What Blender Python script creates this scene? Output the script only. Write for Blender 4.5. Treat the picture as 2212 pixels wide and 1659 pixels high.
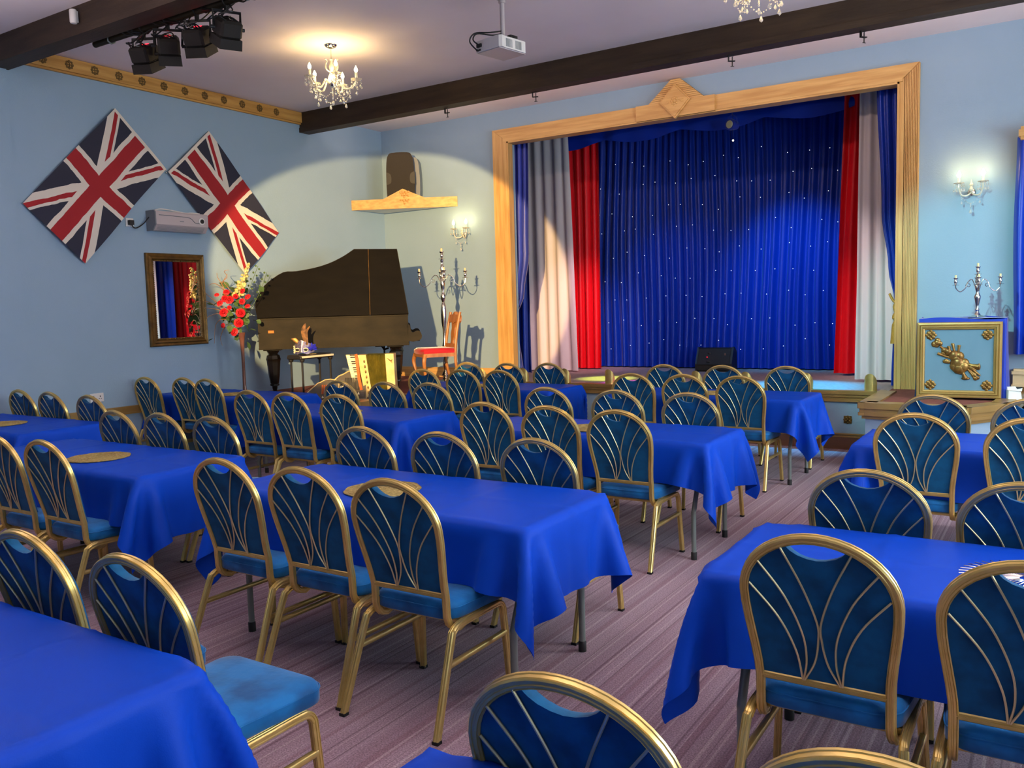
import bpy, bmesh, math, random
import numpy as np
from mathutils import Vector, Matrix
for o in list(bpy.data.objects): bpy.data.objects.remove(o)
SC = bpy.context.scene
COL = SC.collection
PI = math.pi
rnd = random.Random(7)

# ------------------------------------------------------------------ camera
cam_d = bpy.data.cameras.new('camera'); cam = bpy.data.objects.new('camera', cam_d); COL.objects.link(cam)
cam_d.sensor_fit = 'HORIZONTAL'; cam_d.sensor_width = 36.0; cam_d.lens = 36.0*1844.4/2212.0
cam_d.clip_start = 0.02; cam_d.clip_end = 100
RX = Vector((0.84195262, 0.53881894, -0.02810566)); DN = Vector((0.02524609, -0.09137594, -0.9954964)); FW = Vector((-0.53896049, 0.83745124, -0.09053728))
cm = Matrix.Identity(4)
for r in range(3):
    cm[r][0] = RX[r]; cm[r][1] = -DN[r]; cm[r][2] = -FW[r]
cm[0][3], cm[1][3], cm[2][3] = 0, 0, 1.6
cam.matrix_world = cm
SC.camera = cam

# ------------------------------------------------------------------ world, lights, exposure
SC.view_settings.view_transform = 'Standard'; SC.view_settings.look = 'None'
SC.view_settings.gamma = 1.0; SC.view_settings.use_curve_mapping = False
SC.view_settings.exposure = -0.17
W = bpy.data.worlds.new('world'); SC.world = W; W.use_nodes = True
W.node_tree.nodes['Background'].inputs[0].default_value = (0.62, 0.75, 1.0, 1)
W.node_tree.nodes['Background'].inputs[1].default_value = .4

def area(name, loc, target, sx, sy, power, col):
    d = bpy.data.lights.new(name, 'AREA'); d.shape = 'RECTANGLE'; d.size = sx; d.size_y = sy; d.energy = power; d.color = col
    o = bpy.data.objects.new(name, d); COL.objects.link(o); o.location = loc
    o.rotation_euler = (Vector(target)-Vector(loc)).to_track_quat('-Z', 'Y').to_euler(); return o
def spot(name, loc, target, power, col, ang, blend=.05, size=.03, parent=None):
    d = bpy.data.lights.new(name, 'SPOT'); d.energy = power; d.color = col; d.spot_size = math.radians(ang); d.spot_blend = blend; d.shadow_soft_size = size
    o = bpy.data.objects.new(name, d); COL.objects.link(o); o.location = loc
    o.rotation_euler = (Vector(target)-Vector(loc)).to_track_quat('-Z', 'Y').to_euler(); return o
def point(name, loc, power, col, size=.02, parent=None):
    d = bpy.data.lights.new(name, 'POINT'); d.energy = power; d.color = col; d.shadow_soft_size = size
    o = bpy.data.objects.new(name, d); COL.objects.link(o); o.location = loc
    if parent: o.parent = parent
    return o
DAY = (0.78, 0.93, 1.0)
for i, (y, e) in enumerate(((0.6, 26), (3.6, 165), (6.6, 165))):                       # daylight through the three windows of the right wall
    area('window_daylight', (3.12, y, 1.95), (0, y, 1.55), 1.9, 1.9, e, DAY)
area('window_daylight', (-2.2, -3.42, 2.0), (-2.2, 0, 1.4), 2.6, 1.9, 1.5, DAY)   # window behind the camera
area('window_daylight', (-6.2, -3.42, 2.0), (-6.2, 0, 1.4), 2.0, 1.9, 1, DAY)
WARM = (1.0, 0.70, 0.30)
for x, y, e in ((-6.1, 2.1, 26), (-1.9, 2.1, 26), (2.2, 2.1, 34), (2.2, 6.3, 40)):
    point('chandelier_glow', (x, y, 3.78), e*.15, (1.0, .76, .50), .15); spot('ceiling_fill', (x, y, 3.1), (x, y, 4.2), e*15, (1.0, .84, .80), 165, 1.0, .2)   # unseen: assumed further chandeliers, plus upward fill spots added to brighten the ceiling
area('ceiling_strip_fill', (-4.0, 8.40, 3.98), (-4.0, 9.2, 4.6), 8.0, .05, 40, (1.0, .72, .62))  # added pink fill hidden behind the second beam, brightens the ceiling strip
spot('piano_spotlight', (-2.55, 0.2, 3.05), (-7.51, 8.72, 1.98), 7000, (1.0, 0.64, 0.26), 24.8, .05, .05).scale = (1, .83, 1)
spot('stage_wash_blue', (-2.9, 9.95, 3.70), (-3.1, 12.0, 1.8), 380, (0.03, 0.55, 1.0), 52, 1.0, .08)
spot('stage_wash_blue', (-5.0, 9.95, 3.70), (-4.6, 12.0, 1.2), 120, (0.06, 0.40, 1.0), 62, 1.0, .08)
spot('stage_wash_white', (-3.3, 8.50, 3.85), (-1.95, 10.6, 1.5), 330, (1.0, 0.84, 0.84), 34, 1.0, .08)
spot('stage_wash_red', (-3.9, 8.50, 3.85), (-6.0, 11.4, 1.2), 700, (1.0, 0.50, 0.54), 30, 1.0, .08)
spot('floor_pool_cyan', (-2.45, 9.95, 3.70), (-2.45, 9.75, .63), 1400, (0.02, 0.50, 1.0), 32, .8, .05)  # unseen overhead spots, this and the next three, colour the stage floor
spot('floor_pool_magenta', (-4.4, 9.95, 3.70), (-4.45, 9.62, .63), 1100, (1.0, 0.12, 1.0), 15, .8, .05)
spot('floor_pool_lime', (-4.9, 9.95, 3.70), (-5.0, 10.1, .63), 1000, (0.75, 1.0, 0.12), 17, .8, .05)
spot('floor_pool_white', (-3.6, 9.95, 3.70), (-3.4, 9.7, .63), 300, (0.7, 0.8, 1.0), 22, .9, .05)
spot('right_wall_teal', (-1.6, 4.3, 3.5), (-0.62, 9.75, 1.20), 900, (0.46, 1.0, 0.92), 33, .55, .05)

# ------------------------------------------------------------------ materials
def nd(nt, t, **kw):
    n = nt.nodes.new(t)
    for k, v in kw.items(): setattr(n, k, v)
    return n
def mat(name, col, rough=.6, metal=0., var=None, vscale=6., vdet=4., vstretch=(1, 1, 1), bump=0., bscale=60., sheen=0., coat=0., emit=None, estr=0., trans=0., spec=.5, vlo=.35, vhi=.65, aniso=0., ior=1.45):
    m = bpy.data.materials.new(name); m.use_nodes = True; nt = m.node_tree; p = nt.nodes['Principled BSDF']
    p.inputs['Base Color'].default_value = (*col, 1); p.inputs['Roughness'].default_value = rough; p.inputs['Metallic'].default_value = metal
    p.inputs['Specular IOR Level'].default_value = spec; p.inputs['IOR'].default_value = ior
    if sheen: p.inputs['Sheen Weight'].default_value = sheen; p.inputs['Sheen Roughness'].default_value = .35
    if coat: p.inputs['Coat Weight'].default_value = coat; p.inputs['Coat Roughness'].default_value = .15
    if trans: p.inputs['Transmission Weight'].default_value = trans
    if emit: p.inputs['Emission Color'].default_value = (*emit, 1); p.inputs['Emission Strength'].default_value = estr
    if var or bump:
        tc = nd(nt, 'ShaderNodeTexCoord'); mp = nd(nt, 'ShaderNodeMapping'); mp.inputs['Scale'].default_value = vstretch
        nt.links.new(tc.outputs['Object'], mp.inputs['Vector'])
    if var:
        n = nd(nt, 'ShaderNodeTexNoise'); n.inputs['Scale'].default_value = vscale; n.inputs['Detail'].default_value = vdet
        nt.links.new(mp.outputs[0], n.inputs['Vector'])
        r = nd(nt, 'ShaderNodeValToRGB'); r.color_ramp.elements[0].position = vlo; r.color_ramp.elements[1].position = vhi
        r.color_ramp.elements[0].color = (*col, 1); r.color_ramp.elements[1].color = (*var, 1)
        nt.links.new(n.outputs['Fac'], r.inputs[0]); nt.links.new(r.outputs[0], p.inputs['Base Color'])
    if bump:
        n2 = nd(nt, 'ShaderNodeTexNoise'); n2.inputs['Scale'].default_value = bscale; n2.inputs['Detail'].default_value = 3
        nt.links.new(mp.outputs[0], n2.inputs['Vector'])
        b = nd(nt, 'ShaderNodeBump'); b.inputs['Strength'].default_value = bump; b.inputs['Distance'].default_value = .01
        nt.links.new(n2.outputs['Fac'], b.inputs['Height']); nt.links.new(b.outputs[0], p.inputs['Normal'])
    return m
def s2l(r, g, b):
    f = lambda c: ((c/255+.055)/1.055)**2.4 if c > 10 else c/255/12.92
    return (f(r), f(g), f(b))
M = {}
M['wall'] = mat('pale_blue_wallpaint', (.29, .415, .535), .75, var=(.275, .40, .52), vscale=2.2, bump=.12, bscale=90)
M['ceiling'] = mat('ceiling_plaster', s2l(238, 226, 228), .8, var=s2l(234, 221, 223), vscale=1.5, bump=.08, bscale=40)
M['beam'] = mat('dark_stained_beam', s2l(52, 38, 27), .65, var=s2l(66, 50, 36), vscale=5, vstretch=(.4, 3, 3), bump=.25, bscale=25)
M['pine'] = mat('varnished_pine', s2l(218, 174, 106), .42, var=s2l(194, 146, 82), vscale=3.0, vdet=6, vstretch=(.6, 8, 8), bump=.06, bscale=30)
M['pineV'] = mat('varnished_pine_upright', s2l(218, 174, 106), .42, var=s2l(194, 146, 82), vscale=3.0, vdet=6, vstretch=(8, 8, .6), bump=.06, bscale=30)
M['pineY'] = mat('varnished_pine_cornice', s2l(206, 158, 84), .5, var=s2l(178, 128, 60), vscale=3.0, vdet=6, vstretch=(8, .6, 8), bump=.06, bscale=30)
M['darkmark'] = mat('burnt_carving', s2l(105, 78, 34), .7)
M['goldtrim'] = mat('gold_painted_moulding', s2l(176, 142, 84), .36, .35, var=s2l(160, 124, 70), vscale=3)
M['brown'] = mat('brown_skirting', s2l(120, 82, 58), .55)
M['stagefloor'] = mat('stage_carpet', s2l(176, 160, 160), .95, var=s2l(160, 142, 144), vscale=30, bump=.3, bscale=250)
M['redcarpet'] = mat('red_brown_carpet', s2l(134, 74, 62), .95, var=s2l(118, 62, 54), vscale=25, bump=.3, bscale=250)
M['gold'] = mat('brushed_gold_tube', s2l(226, 200, 126), .30, .68, var=s2l(216, 188, 110), vscale=18)
M['goldrod'] = mat('thin_gold_rod', s2l(226, 210, 160), .32, .65)
M['cap'] = mat('black_rubber', (.012, .012, .012), .6)
M['steelgreen'] = mat('grey_green_steel', s2l(128, 138, 132), .42, .3)
M['tabletop'] = mat('beige_laminate', s2l(178, 164, 140), .5)
M['seatvelvet'] = mat('crushed_blue_velvet', s2l(22, 112, 178), .62, var=s2l(18, 82, 136), vscale=8, vdet=5, vlo=.42, vhi=.66, sheen=.35, spec=.25, bump=.12, bscale=40)
M['backvelvet'] = mat('teal_blue_velvet', s2l(18, 96, 144), .75, var=s2l(16, 70, 110), vscale=13, vdet=5, sheen=.12, spec=.2, bump=.08, bscale=50)
M['cloth'] = mat('royal_blue_satin_cotton', (0.003, 0.060, 0.53), .5, bump=.05, bscale=300, spec=.14)
M['mat'] = mat('woven_gold_straw', s2l(176, 156, 96), .7, .1, var=s2l(140, 120, 66), vscale=60, bump=.5, bscale=120)
M['silver'] = mat('polished_silver', s2l(214, 210, 204), .16, 1.0)
M['candle'] = mat('cream_wax', s2l(226, 206, 158), .5)
M['black'] = mat('black_plastic', (.016, .015, .015), .5)
M['blackrough'] = mat('black_textured_case', s2l(40, 36, 32), .65, bump=.15, bscale=200, spec=.3)
M['grille'] = mat('dark_speaker_grille', s2l(38, 36, 36), .7, bump=.4, bscale=400)
M['white'] = mat('white_plastic', s2l(226, 222, 218), .45)
M['greyplastic'] = mat('silver_grey_plastic', s2l(186, 176, 178), .4)
M['darkgrey'] = mat('grey_plastic_side', s2l(118, 124, 130), .5)
M['crystal'] = mat('clear_crystal', (.98, .95, .88), .06, trans=.75, spec=.8)
M['glassarm'] = mat('moulded_glass', (.97, .92, .78), .12, trans=.45, spec=.7)
M['chrome'] = mat('chrome', s2l(220, 214, 200), .12, 1.0)
M['bulb'] = mat('lit_candle_bulb', (1, .9, .6), .4, emit=(1.0, .80, .42), estr=26)
M['redled'] = mat('red_led_display', (.3, .0, .0), .4, emit=(1, .01, .03), estr=5)
M['starled'] = mat('fairy_light', (.9, .9, 1), .4, emit=(.85, .92, 1), estr=1.6)
M['warmstar'] = mat('warm_small_lamp', (1, .8, .5), .4, emit=(1, .75, .4), estr=12)
M['bluesatin'] = mat('blue_satin', s2l(6, 52, 172), .36, sheen=.2, spec=.5)
M['navysatin'] = mat('royal_blue_satin', s2l(52, 66, 168), .36, sheen=.2, spec=.5)
M['redsatin'] = mat('red_satin', s2l(238, 8, 28), .42, sheen=.2, spec=.4)
M['whitesatin'] = mat('cream_white_voile', s2l(205, 196, 196), .6, sheen=.2)
M['darkdrape'] = mat('black_drape', s2l(12, 14, 34), .9)
M['tassel'] = mat('gold_tassel', s2l(214, 166, 72), .6, var=s2l(178, 128, 48), vscale=40, vstretch=(6, 6, .5))
M['piano'] = mat('worn_black_piano_lid', (.0075, .006, .0042), .6, var=(.005, .004, .003), vscale=4, vstretch=(1, 3, 3), bump=.03, bscale=60, spec=.12)
M['pianocase'] = mat('worn_ebonised_case', (.030, .023, .012), .55, spec=.15, var=(.012, .0095, .006), vscale=3.2, vdet=5, vstretch=(1, 1, 2.2), bump=.05, bscale=60, vlo=.3, vhi=.7)
M['pianoleg'] = mat('ebonised_leg', (.005, .004, .0035), .35, spec=.3, coat=.15)
M['ivory'] = mat('ivory_keys', s2l(236, 224, 190), .35)
M['paper'] = mat('orange_paper_tag', s2l(214, 120, 50), .7)
M['accordion'] = mat('cream_pearl_celluloid', s2l(232, 204, 140), .3, var=s2l(212, 180, 112), vscale=10, coat=.3)
M['bellows'] = mat('olive_bellows', s2l(146, 132, 44), .6, var=s2l(112, 104, 34), vscale=12)
M['orange'] = mat('tan_leather_strap', s2l(206, 98, 40), .6)
M['harp'] = mat('black_lacquered_harp', s2l(70, 62, 50), .35, coat=.3)
M['harpedge'] = mat('pale_harp_binding', s2l(212, 178, 120), .4)
M['beech'] = mat('carved_beech', s2l(176, 116, 60), .42, var=s2l(150, 92, 44), vscale=6, vstretch=(2, 2, .5))
M['redvelvet'] = mat('red_velvet', s2l(176, 16, 30), .75, sheen=.6)
M['rose'] = mat('red_rose_silk', s2l(214, 30, 40), .6, var=s2l(180, 14, 30), vscale=14)
M['leaf'] = mat('green_leaf', s2l(64, 92, 44), .55, var=s2l(90, 116, 66), vscale=9)
M['cream'] = mat('cream_blossom', s2l(236, 220, 156), .6, var=s2l(206, 186, 112), vscale=14)
M['twig'] = mat('bronze_twig', s2l(150, 104, 70), .5, .3, var=s2l(190, 150, 110), vscale=30)
M['vase'] = mat('brown_glass_vase', s2l(122, 80, 62), .22, var=s2l(96, 60, 52), vscale=3, coat=.4)
M['mirror'] = mat('mirror_glass', (.93, .93, .93), .01, 1.0)
M['oldgold'] = mat('antique_gold_frame', s2l(128, 96, 46), .4, .55, var=s2l(98, 72, 34), vscale=12, bump=.25, bscale=90)
M['goldleaf'] = mat('antique_gold_carving', s2l(166, 128, 70), .35, .65, var=s2l(112, 76, 38), vscale=14)
M['plaqueblue'] = mat('blue_painted_panel', (.12, .215, .30), .7, var=(.11, .20, .285), vscale=5)
M['velvetblue'] = mat('royal_blue_velvet_cover', s2l(12, 50, 170), .6, sheen=.5)
M['cableblack'] = mat('black_cable', (.01, .01, .01), .5)
M['blueflower'] = mat('blue_silk_flower', s2l(40, 44, 190), .6)
M['maskpaint'] = mat('silver_glitter_mask', s2l(150, 140, 150), .35, .4, var=s2l(90, 84, 130), vscale=40)
M['feather'] = mat('brown_feather', s2l(140, 96, 52), .7, var=s2l(60, 40, 26), vscale=20)
M['brownglass'] = M['vase']

# striped carpet
def carpet_mat():
    m = bpy.data.materials.new('striped_mauve_carpet'); m.use_nodes = True; nt = m.node_tree; p = nt.nodes['Principled BSDF']
    p.inputs['Roughness'].default_value = .95; p.inputs['Specular IOR Level'].default_value = .15; p.inputs['Sheen Weight'].default_value = .15
    tc = nd(nt, 'ShaderNodeTexCoord')
    def stripe(sc, lo, hi, c0, c1, seed):
        mp = nd(nt, 'ShaderNodeMapping'); mp.inputs['Scale'].default_value = (sc, 0.0, 0); mp.inputs['Location'].default_value = (seed, 0, 0)
        nt.links.new(tc.outputs['Object'], mp.inputs[0])
        n = nd(nt, 'ShaderNodeTexNoise'); n.inputs['Scale'].default_value = 1; n.inputs['Detail'].default_value = 1.0
        nt.links.new(mp.outputs[0], n.inputs['Vector'])
        r = nd(nt, 'ShaderNodeValToRGB'); r.color_ramp.elements[0].position = lo; r.color_ramp.elements[1].position = hi
        r.color_ramp.elements[0].color = (*c0, 1); r.color_ramp.elements[1].color = (*c1, 1)
        nt.links.new(n.outputs['Fac'], r.inputs[0]); return r
    base = stripe(9, .38, .62, s2l(142, 118, 130), s2l(154, 132, 144), 3.1)
    dark = stripe(46, .57, .63, (1, 1, 1), (0, 0, 0), 11.7)
    lite = stripe(48, .57, .60, (0, 0, 0), (1, 1, 1), 27.3)
    plum = stripe(14, .54, .60, (0, 0, 0), (1, 1, 1), 5.9)
    def mix(f, a, bcol, k):
        x = nd(nt, 'ShaderNodeMix', data_type='RGBA'); ml = nd(nt, 'ShaderNodeMath', operation='MULTIPLY'); ml.inputs[1].default_value = k
        nt.links.new(f.outputs[0], ml.inputs[0]); nt.links.new(ml.outputs[0], x.inputs[0])
        nt.links.new(a, x.inputs[6]); x.inputs[7].default_value = (*bcol, 1); return x.outputs[2]
    inv = nd(nt, 'ShaderNodeInvert'); nt.links.new(dark.outputs[0], inv.inputs['Color'])
    c = mix(plum, base.outputs[0], s2l(122, 86, 100), .5)
    c = mix(inv, c, s2l(92, 66, 82), .55)
    c = mix(lite, c, s2l(188, 170, 174), .5)
    n = nd(nt, 'ShaderNodeTexNoise'); n.inputs['Scale'].default_value = 160; n.inputs['Detail'].default_value = 3
    nt.links.new(tc.outputs['Object'], n.inputs['Vector'])
    hs = nd(nt, 'ShaderNodeHueSaturation'); mr = nd(nt, 'ShaderNodeMapRange'); mr.inputs[1].default_value = .3; mr.inputs[2].default_value = .7; mr.inputs[3].default_value = .55; mr.inputs[4].default_value = 1.42
    nt.links.new(n.outputs['Fac'], mr.inputs[0]); nt.links.new(mr.outputs[0], hs.inputs['Value']); nt.links.new(c, hs.inputs['Color'])
    nt.links.new(hs.outputs[0], p.inputs['Base Color'])
    b = nd(nt, 'ShaderNodeBump'); b.inputs['Strength'].default_value = .4; b.inputs['Distance'].default_value = .004
    nt.links.new(n.outputs['Fac'], b.inputs['Height']); nt.links.new(b.outputs[0], p.inputs['Normal'])
    return m
M['carpet'] = carpet_mat()

# the flag print, from the cloth's own UV (u along 60, v along 30)
def flag_mat():
    m = bpy.data.materials.new('printed_union_flag'); m.use_nodes = True; nt = m.node_tree; p = nt.nodes['Principled BSDF']
    p.inputs['Roughness'].default_value = .8
    uv = nd(nt, 'ShaderNodeUVMap'); sp = nd(nt, 'ShaderNodeSeparateXYZ'); nt.links.new(uv.outputs[0], sp.inputs[0])
    def mth(op, a, b=None, c=None):
        n = nd(nt, 'ShaderNodeMath', operation=op)
        for i, q in enumerate((a, b, c)):
            if q is None: continue
            if isinstance(q, (int, float)): n.inputs[i].default_value = q
            else: nt.links.new(q, n.inputs[i])
        return n.outputs[0]
    wob = nd(nt, 'ShaderNodeTexNoise'); wob.inputs['Scale'].default_value = 9; nt.links.new(uv.outputs[0], wob.inputs['Vector'])
    w = mth('MULTIPLY', mth('SUBTRACT', wob.outputs['Fac'], .5), .9)
    x = mth('ADD', mth('MULTIPLY', mth('SUBTRACT', sp.outputs[0], .5), 60.0), w); y = mth('ADD', mth('MULTIPLY', mth('SUBTRACT', sp.outputs[1], .5), 33.0), w)
    ax = mth('ABSOLUTE', x); ay = mth('ABSOLUTE', y); L = math.hypot(30, 16.5)
    mn = mth('MINIMUM', ax, ay)
    redx = mth('LESS_THAN', mn, 3.1); whx = mth('LESS_THAN', mn, 5.0)
    d1 = mth('DIVIDE', mth('SUBTRACT', mth('MULTIPLY', x, 16.5), mth('MULTIPLY', y, 30.0)), L)   # diagonal one
    d2 = mth('DIVIDE', mth('ADD', mth('MULTIPLY', x, 16.5), mth('MULTIPLY', y, 30.0)), L)
    wd = mth('LESS_THAN', mth('MINIMUM', mth('ABSOLUTE', d1), mth('ABSOLUTE', d2)), 2.9)
    sx = mth('SIGN', x)
    e1 = mth('MULTIPLY', d1, sx); e2 = mth('MULTIPLY', d2, sx)
    r1 = mth('MULTIPLY', mth('GREATER_THAN', e1, 0.0), mth('LESS_THAN', e1, 1.8))
    r2 = mth('MULTIPLY', mth('GREATER_THAN', mth('MULTIPLY', e2, -1.0), -1.8), mth('LESS_THAN', mth('MULTIPLY', e2, -1.0), 0.0))
    rd = mth('MAXIMUM', r1, r2)
    col = None
    def mix(f, a, b):
        n = nd(nt, 'ShaderNodeMix', data_type='RGBA'); nt.links.new(f, n.inputs[0])
        if isinstance(a, tuple): n.inputs[6].default_value = (*a, 1)
        else: nt.links.new(a, n.inputs[6])
        n.inputs[7].default_value = (*b, 1); return n.outputs[2]
    WH = s2l(222, 212, 198); RD = s2l(158, 24, 34); NV = s2l(38, 40, 58)
    c = mix(wd, NV, WH); c = mix(rd, c, RD); c = mix(whx, c, WH); c = mix(redx, c, RD)
    hem = mth('LESS_THAN', sp.outputs[0], .022); c = mix(hem, c, WH)
    nt.links.new(c, p.inputs['Base Color'])
    return m
M['flag'] = flag_mat()
# ------------------------------------------------------------------ mesh helpers
class MB:
    def __init__(s): s.v = []; s.f = []; s.uv = None
    def add(s, vs, fs):
        o = len(s.v); s.v += [tuple(v) for v in vs]; s.f += [tuple(i+o for i in f) for f in fs]; return s
    def box(s, x0, x1, y0, y1, z0, z1, bev=0):
        if bev:
            b = bev; vs = []; 
            for (X, sx) in ((x0, 1), (x1, -1)):
                for (Y, sy) in ((y0, 1), (y1, -1)):
                    for (Z, sz) in ((z0, 1), (z1, -1)):
                        vs += [(X, Y+sy*b, Z+sz*b), (X+sx*b, Y, Z+sz*b), (X+sx*b, Y+sy*b, Z)]
            bm = bmesh.new()
            for v in vs: bm.verts.new(v)
            bmesh.ops.convex_hull(bm, input=bm.verts)
            bm.verts.index_update()
            s.add([v.co[:] for v in bm.verts], [tuple(v.index for v in f.verts) for f in bm.faces]); bm.free(); return s
        return s.add([(x0, y0, z0), (x1, y0, z0), (x1, y1, z0), (x0, y1, z0), (x0, y0, z1), (x1, y0, z1), (x1, y1, z1), (x0, y1, z1)],
                     [(0, 3, 2, 1), (4, 5, 6, 7), (0, 1, 5, 4), (1, 2, 6, 5), (2, 3, 7, 6), (3, 0, 4, 7)])
    def tube(s, pts, r, n=8, closed=False, prof=None, up=None, caps=True, radii=None):
        P = [Vector(p) for p in pts]; N = len(P)
        if prof is None: prof = [(math.cos(2*PI*i/n), math.sin(2*PI*i/n)) for i in range(n)]; sc = r
        else: sc = 1; n = len(prof)
        T = []
        for i in range(N):
            a = P[(i-1) % N] if (closed or i > 0) else P[i]; b = P[(i+1) % N] if (closed or i < N-1) else P[i]
            t = (b-a); T.append(t.normalized() if t.length > 1e-9 else Vector((0, 0, 1)))
        u = Vector(up) if up else (Vector((0, 0, 1)) if abs(T[0].z) < .9 else Vector((0, 1, 0)))
        vs = []
        for i in range(N):
            t = T[i]
            u = (u - t*u.dot(t)); u = u.normalized() if u.length > 1e-6 else t.orthogonal().normalized()
            w = t.cross(u); k = sc*(radii[i] if radii else 1)
            for (a, b) in prof: vs.append(P[i]+w*(a*k)+u*(b*k))
        fs = []
        for i in range(N if closed else N-1):
            j = (i+1) % N
            for q in range(n): fs.append((i*n+q, i*n+(q+1) % n, j*n+(q+1) % n, j*n+q))
        if caps and not closed: fs.append(tuple(range(n-1, -1, -1))); fs.append(tuple((N-1)*n+q for q in range(n)))
        return s.add(vs, fs)
    def lathe(s, prof, c=(0, 0, 0), n=16, ax='z'):
        vs = []; 
        for (r, z) in prof:
            for i in range(n):
                a = 2*PI*i/n; x, y = r*math.cos(a), r*math.sin(a)
                p = (x, y, z) if ax == 'z' else ((x, z, y) if ax == 'y' else (z, x, y))
                vs.append((c[0]+p[0], c[1]+p[1], c[2]+p[2]))
        fs = [(i*n+q, i*n+(q+1) % n, (i+1)*n+(q+1) % n, (i+1)*n+q) for i in range(len(prof)-1) for q in range(n)]
        fs.append(tuple(range(n-1, -1, -1))); fs.append(tuple((len(prof)-1)*n+q for q in range(n)))
        return s.add(vs, fs)
    def prism(s, poly, fn, w0, w1):
        n = len(poly)
        vs = [fn(a, b, w0) for a, b in poly]+[fn(a, b, w1) for a, b in poly]
        fs = [tuple(range(n-1, -1, -1)), tuple(range(n, 2*n))]+[(i, (i+1) % n, n+(i+1) % n, n+i) for i in range(n)]
        return s.add(vs, fs)
    def ball(s, c, r, n=8, m=6, sq=(1, 1, 1)):
        prof = [(max(1e-4, math.sin(PI*j/m)), -math.cos(PI*j/m)) for j in range(m+1)]
        vs = []
        for (a, z) in prof:
            for i in range(n): vs.append((c[0]+sq[0]*r*a*math.cos(2*PI*i/n), c[1]+sq[1]*r*a*math.sin(2*PI*i/n), c[2]+sq[2]*r*z))
        fs = [(i*n+q, i*n+(q+1) % n, (i+1)*n+(q+1) % n, (i+1)*n+q) for i in range(m) for q in range(n)]
        return s.add(vs, fs)
    def grid(s, fn, nu, nv):
        vs = [fn(i/(nu-1), j/(nv-1)) for i in range(nu) for j in range(nv)]
        fs = [(i*nv+j, (i+1)*nv+j, (i+1)*nv+j+1, i*nv+j+1) for i in range(nu-1) for j in range(nv-1)]
        return s.add(vs, fs)
    def xf(s, m, start=0):
        for i in range(start, len(s.v)): s.v[i] = tuple(m @ Vector(s.v[i]))
        return s
    def build(s, name, m, parent=None, smooth=True, loc=None, ang=40, solid=0):
        me = bpy.data.meshes.new(name); me.from_pydata(s.v, [], s.f); me.validate()
        bm = bmesh.new(); bm.from_mesh(me)
        if not solid: bmesh.ops.recalc_face_normals(bm, faces=bm.faces)
        bm.to_mesh(me); bm.free()
        if smooth:
            me.polygons.foreach_set('use_smooth', [True]*len(me.polygons))
            me.set_sharp_from_angle(angle=math.radians(ang))
        me.materials.append(m if not isinstance(m, str) else M[m])
        o = bpy.data.objects.new(name, me); COL.objects.link(o)
        if parent: o.parent = parent
        if loc: o.location = loc
        return o
def tag(o, label=None, cat=None, group=None, kind=None):
    if label: o['label'] = label
    if cat: o['category'] = cat
    if group: o['group'] = group
    if kind: o['kind'] = kind
    return o
def thing(name, label, cat, loc=(0, 0, 0), rot=0, group=None):
    o = bpy.data.objects.new(name, None); COL.objects.link(o); o.empty_display_size = .1
    o.location = loc; o.rotation_euler = (0, 0, rot); return tag(o, label, cat, group)
KIDS = {}
def kids_of(root):
    k = root.name
    if k not in KIDS:
        ch = {}
        for o in COL.objects:
            if o.parent: ch.setdefault(o.parent.name, []).append(o)
        KIDS[k] = [(c, ch.get(c.name, [])) for c in ch.get(k, [])]
    return KIDS[k]
def dup(root, loc, rot, label, group=None):
    r = root.copy(); COL.objects.link(r); r.location = loc; r.rotation_euler = (0, 0, rot); r['label'] = label
    if group: r['group'] = group
    for c0, gs in kids_of(root):
        c = c0.copy(); COL.objects.link(c); c.parent = r
        for g in gs:
            d = g.copy(); COL.objects.link(d); d.parent = c
    return r
def struct(name, mb, m, **kw):
    o = mb.build(name, m, smooth=kw.get('smooth', False)); o['kind'] = 'structure'; return o
def spl(pts, n=6, closed=False):
    P = [Vector(p) for p in pts]; N = len(P); out = []
    for i in range(N if closed else N-1):
        g = lambda k: P[k % N] if closed else P[max(0, min(N-1, k))]
        p0, p1, p2, p3 = g(i-1), g(i), g(i+1), g(i+2)
        for q in range(n):
            t = q/n
            out.append(.5*((2*p1)+(p2-p0)*t+(2*p0-5*p1+4*p2-p3)*t*t+(3*p1-p0-3*p2+p3)*t**3))
    if not closed: out.append(P[-1])
    return out
def curve_pts(pts, n=5): return [tuple(p) for p in spl([(*p, 0) for p in pts], n)]
def spl2(pts, n=6, closed=False): return [(p.x, p.y) for p in spl([(a, b, 0) for a, b in pts], n, closed)]
# ------------------------------------------------------------------ the room
XL, XR, YN, YS, ZC = -8.43, 3.2, -3.5, 9.75, 4.19
SZ = .62
struct('floor', MB().box(XL-.1, XR+.1, YN-.1, 12.5, -.1, 0), 'carpet')
struct('ceiling', MB().box(XL-.1, XR+.1, YN-.1, YS+.12, ZC, ZC+.1), 'ceiling')
struct('wall_left', MB().box(XL-.12, XL, YN-.1, 9.9, 0, ZC).box(XL, XL+.025, YN, 4.43, 0, ZC), 'wall')
OX0, OX1, OZ = -6.21, -1.44, 3.765
struct('wall_stage', MB().box(XL, OX0, YS, YS+.12, 0, ZC).box(OX1, XR, YS, YS+.12, 0, ZC).box(OX0, OX1, YS, YS+.12, OZ, ZC), 'wall')
mb = MB(); ws = (.6, 3.6, 6.6); e = YN
for y in ws: mb.box(XR, XR+.12, e, y-.95, 0, ZC); mb.box(XR, XR+.12, y-.95, y+.95, 0, 1.0); mb.box(XR, XR+.12, y-.95, y+.95, 2.9, ZC); e = y+.95
mb.box(XR, XR+.12, e, YS+.1, 0, ZC); struct('wall_right', mb, 'wall')
mb = MB(); e = XL
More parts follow.
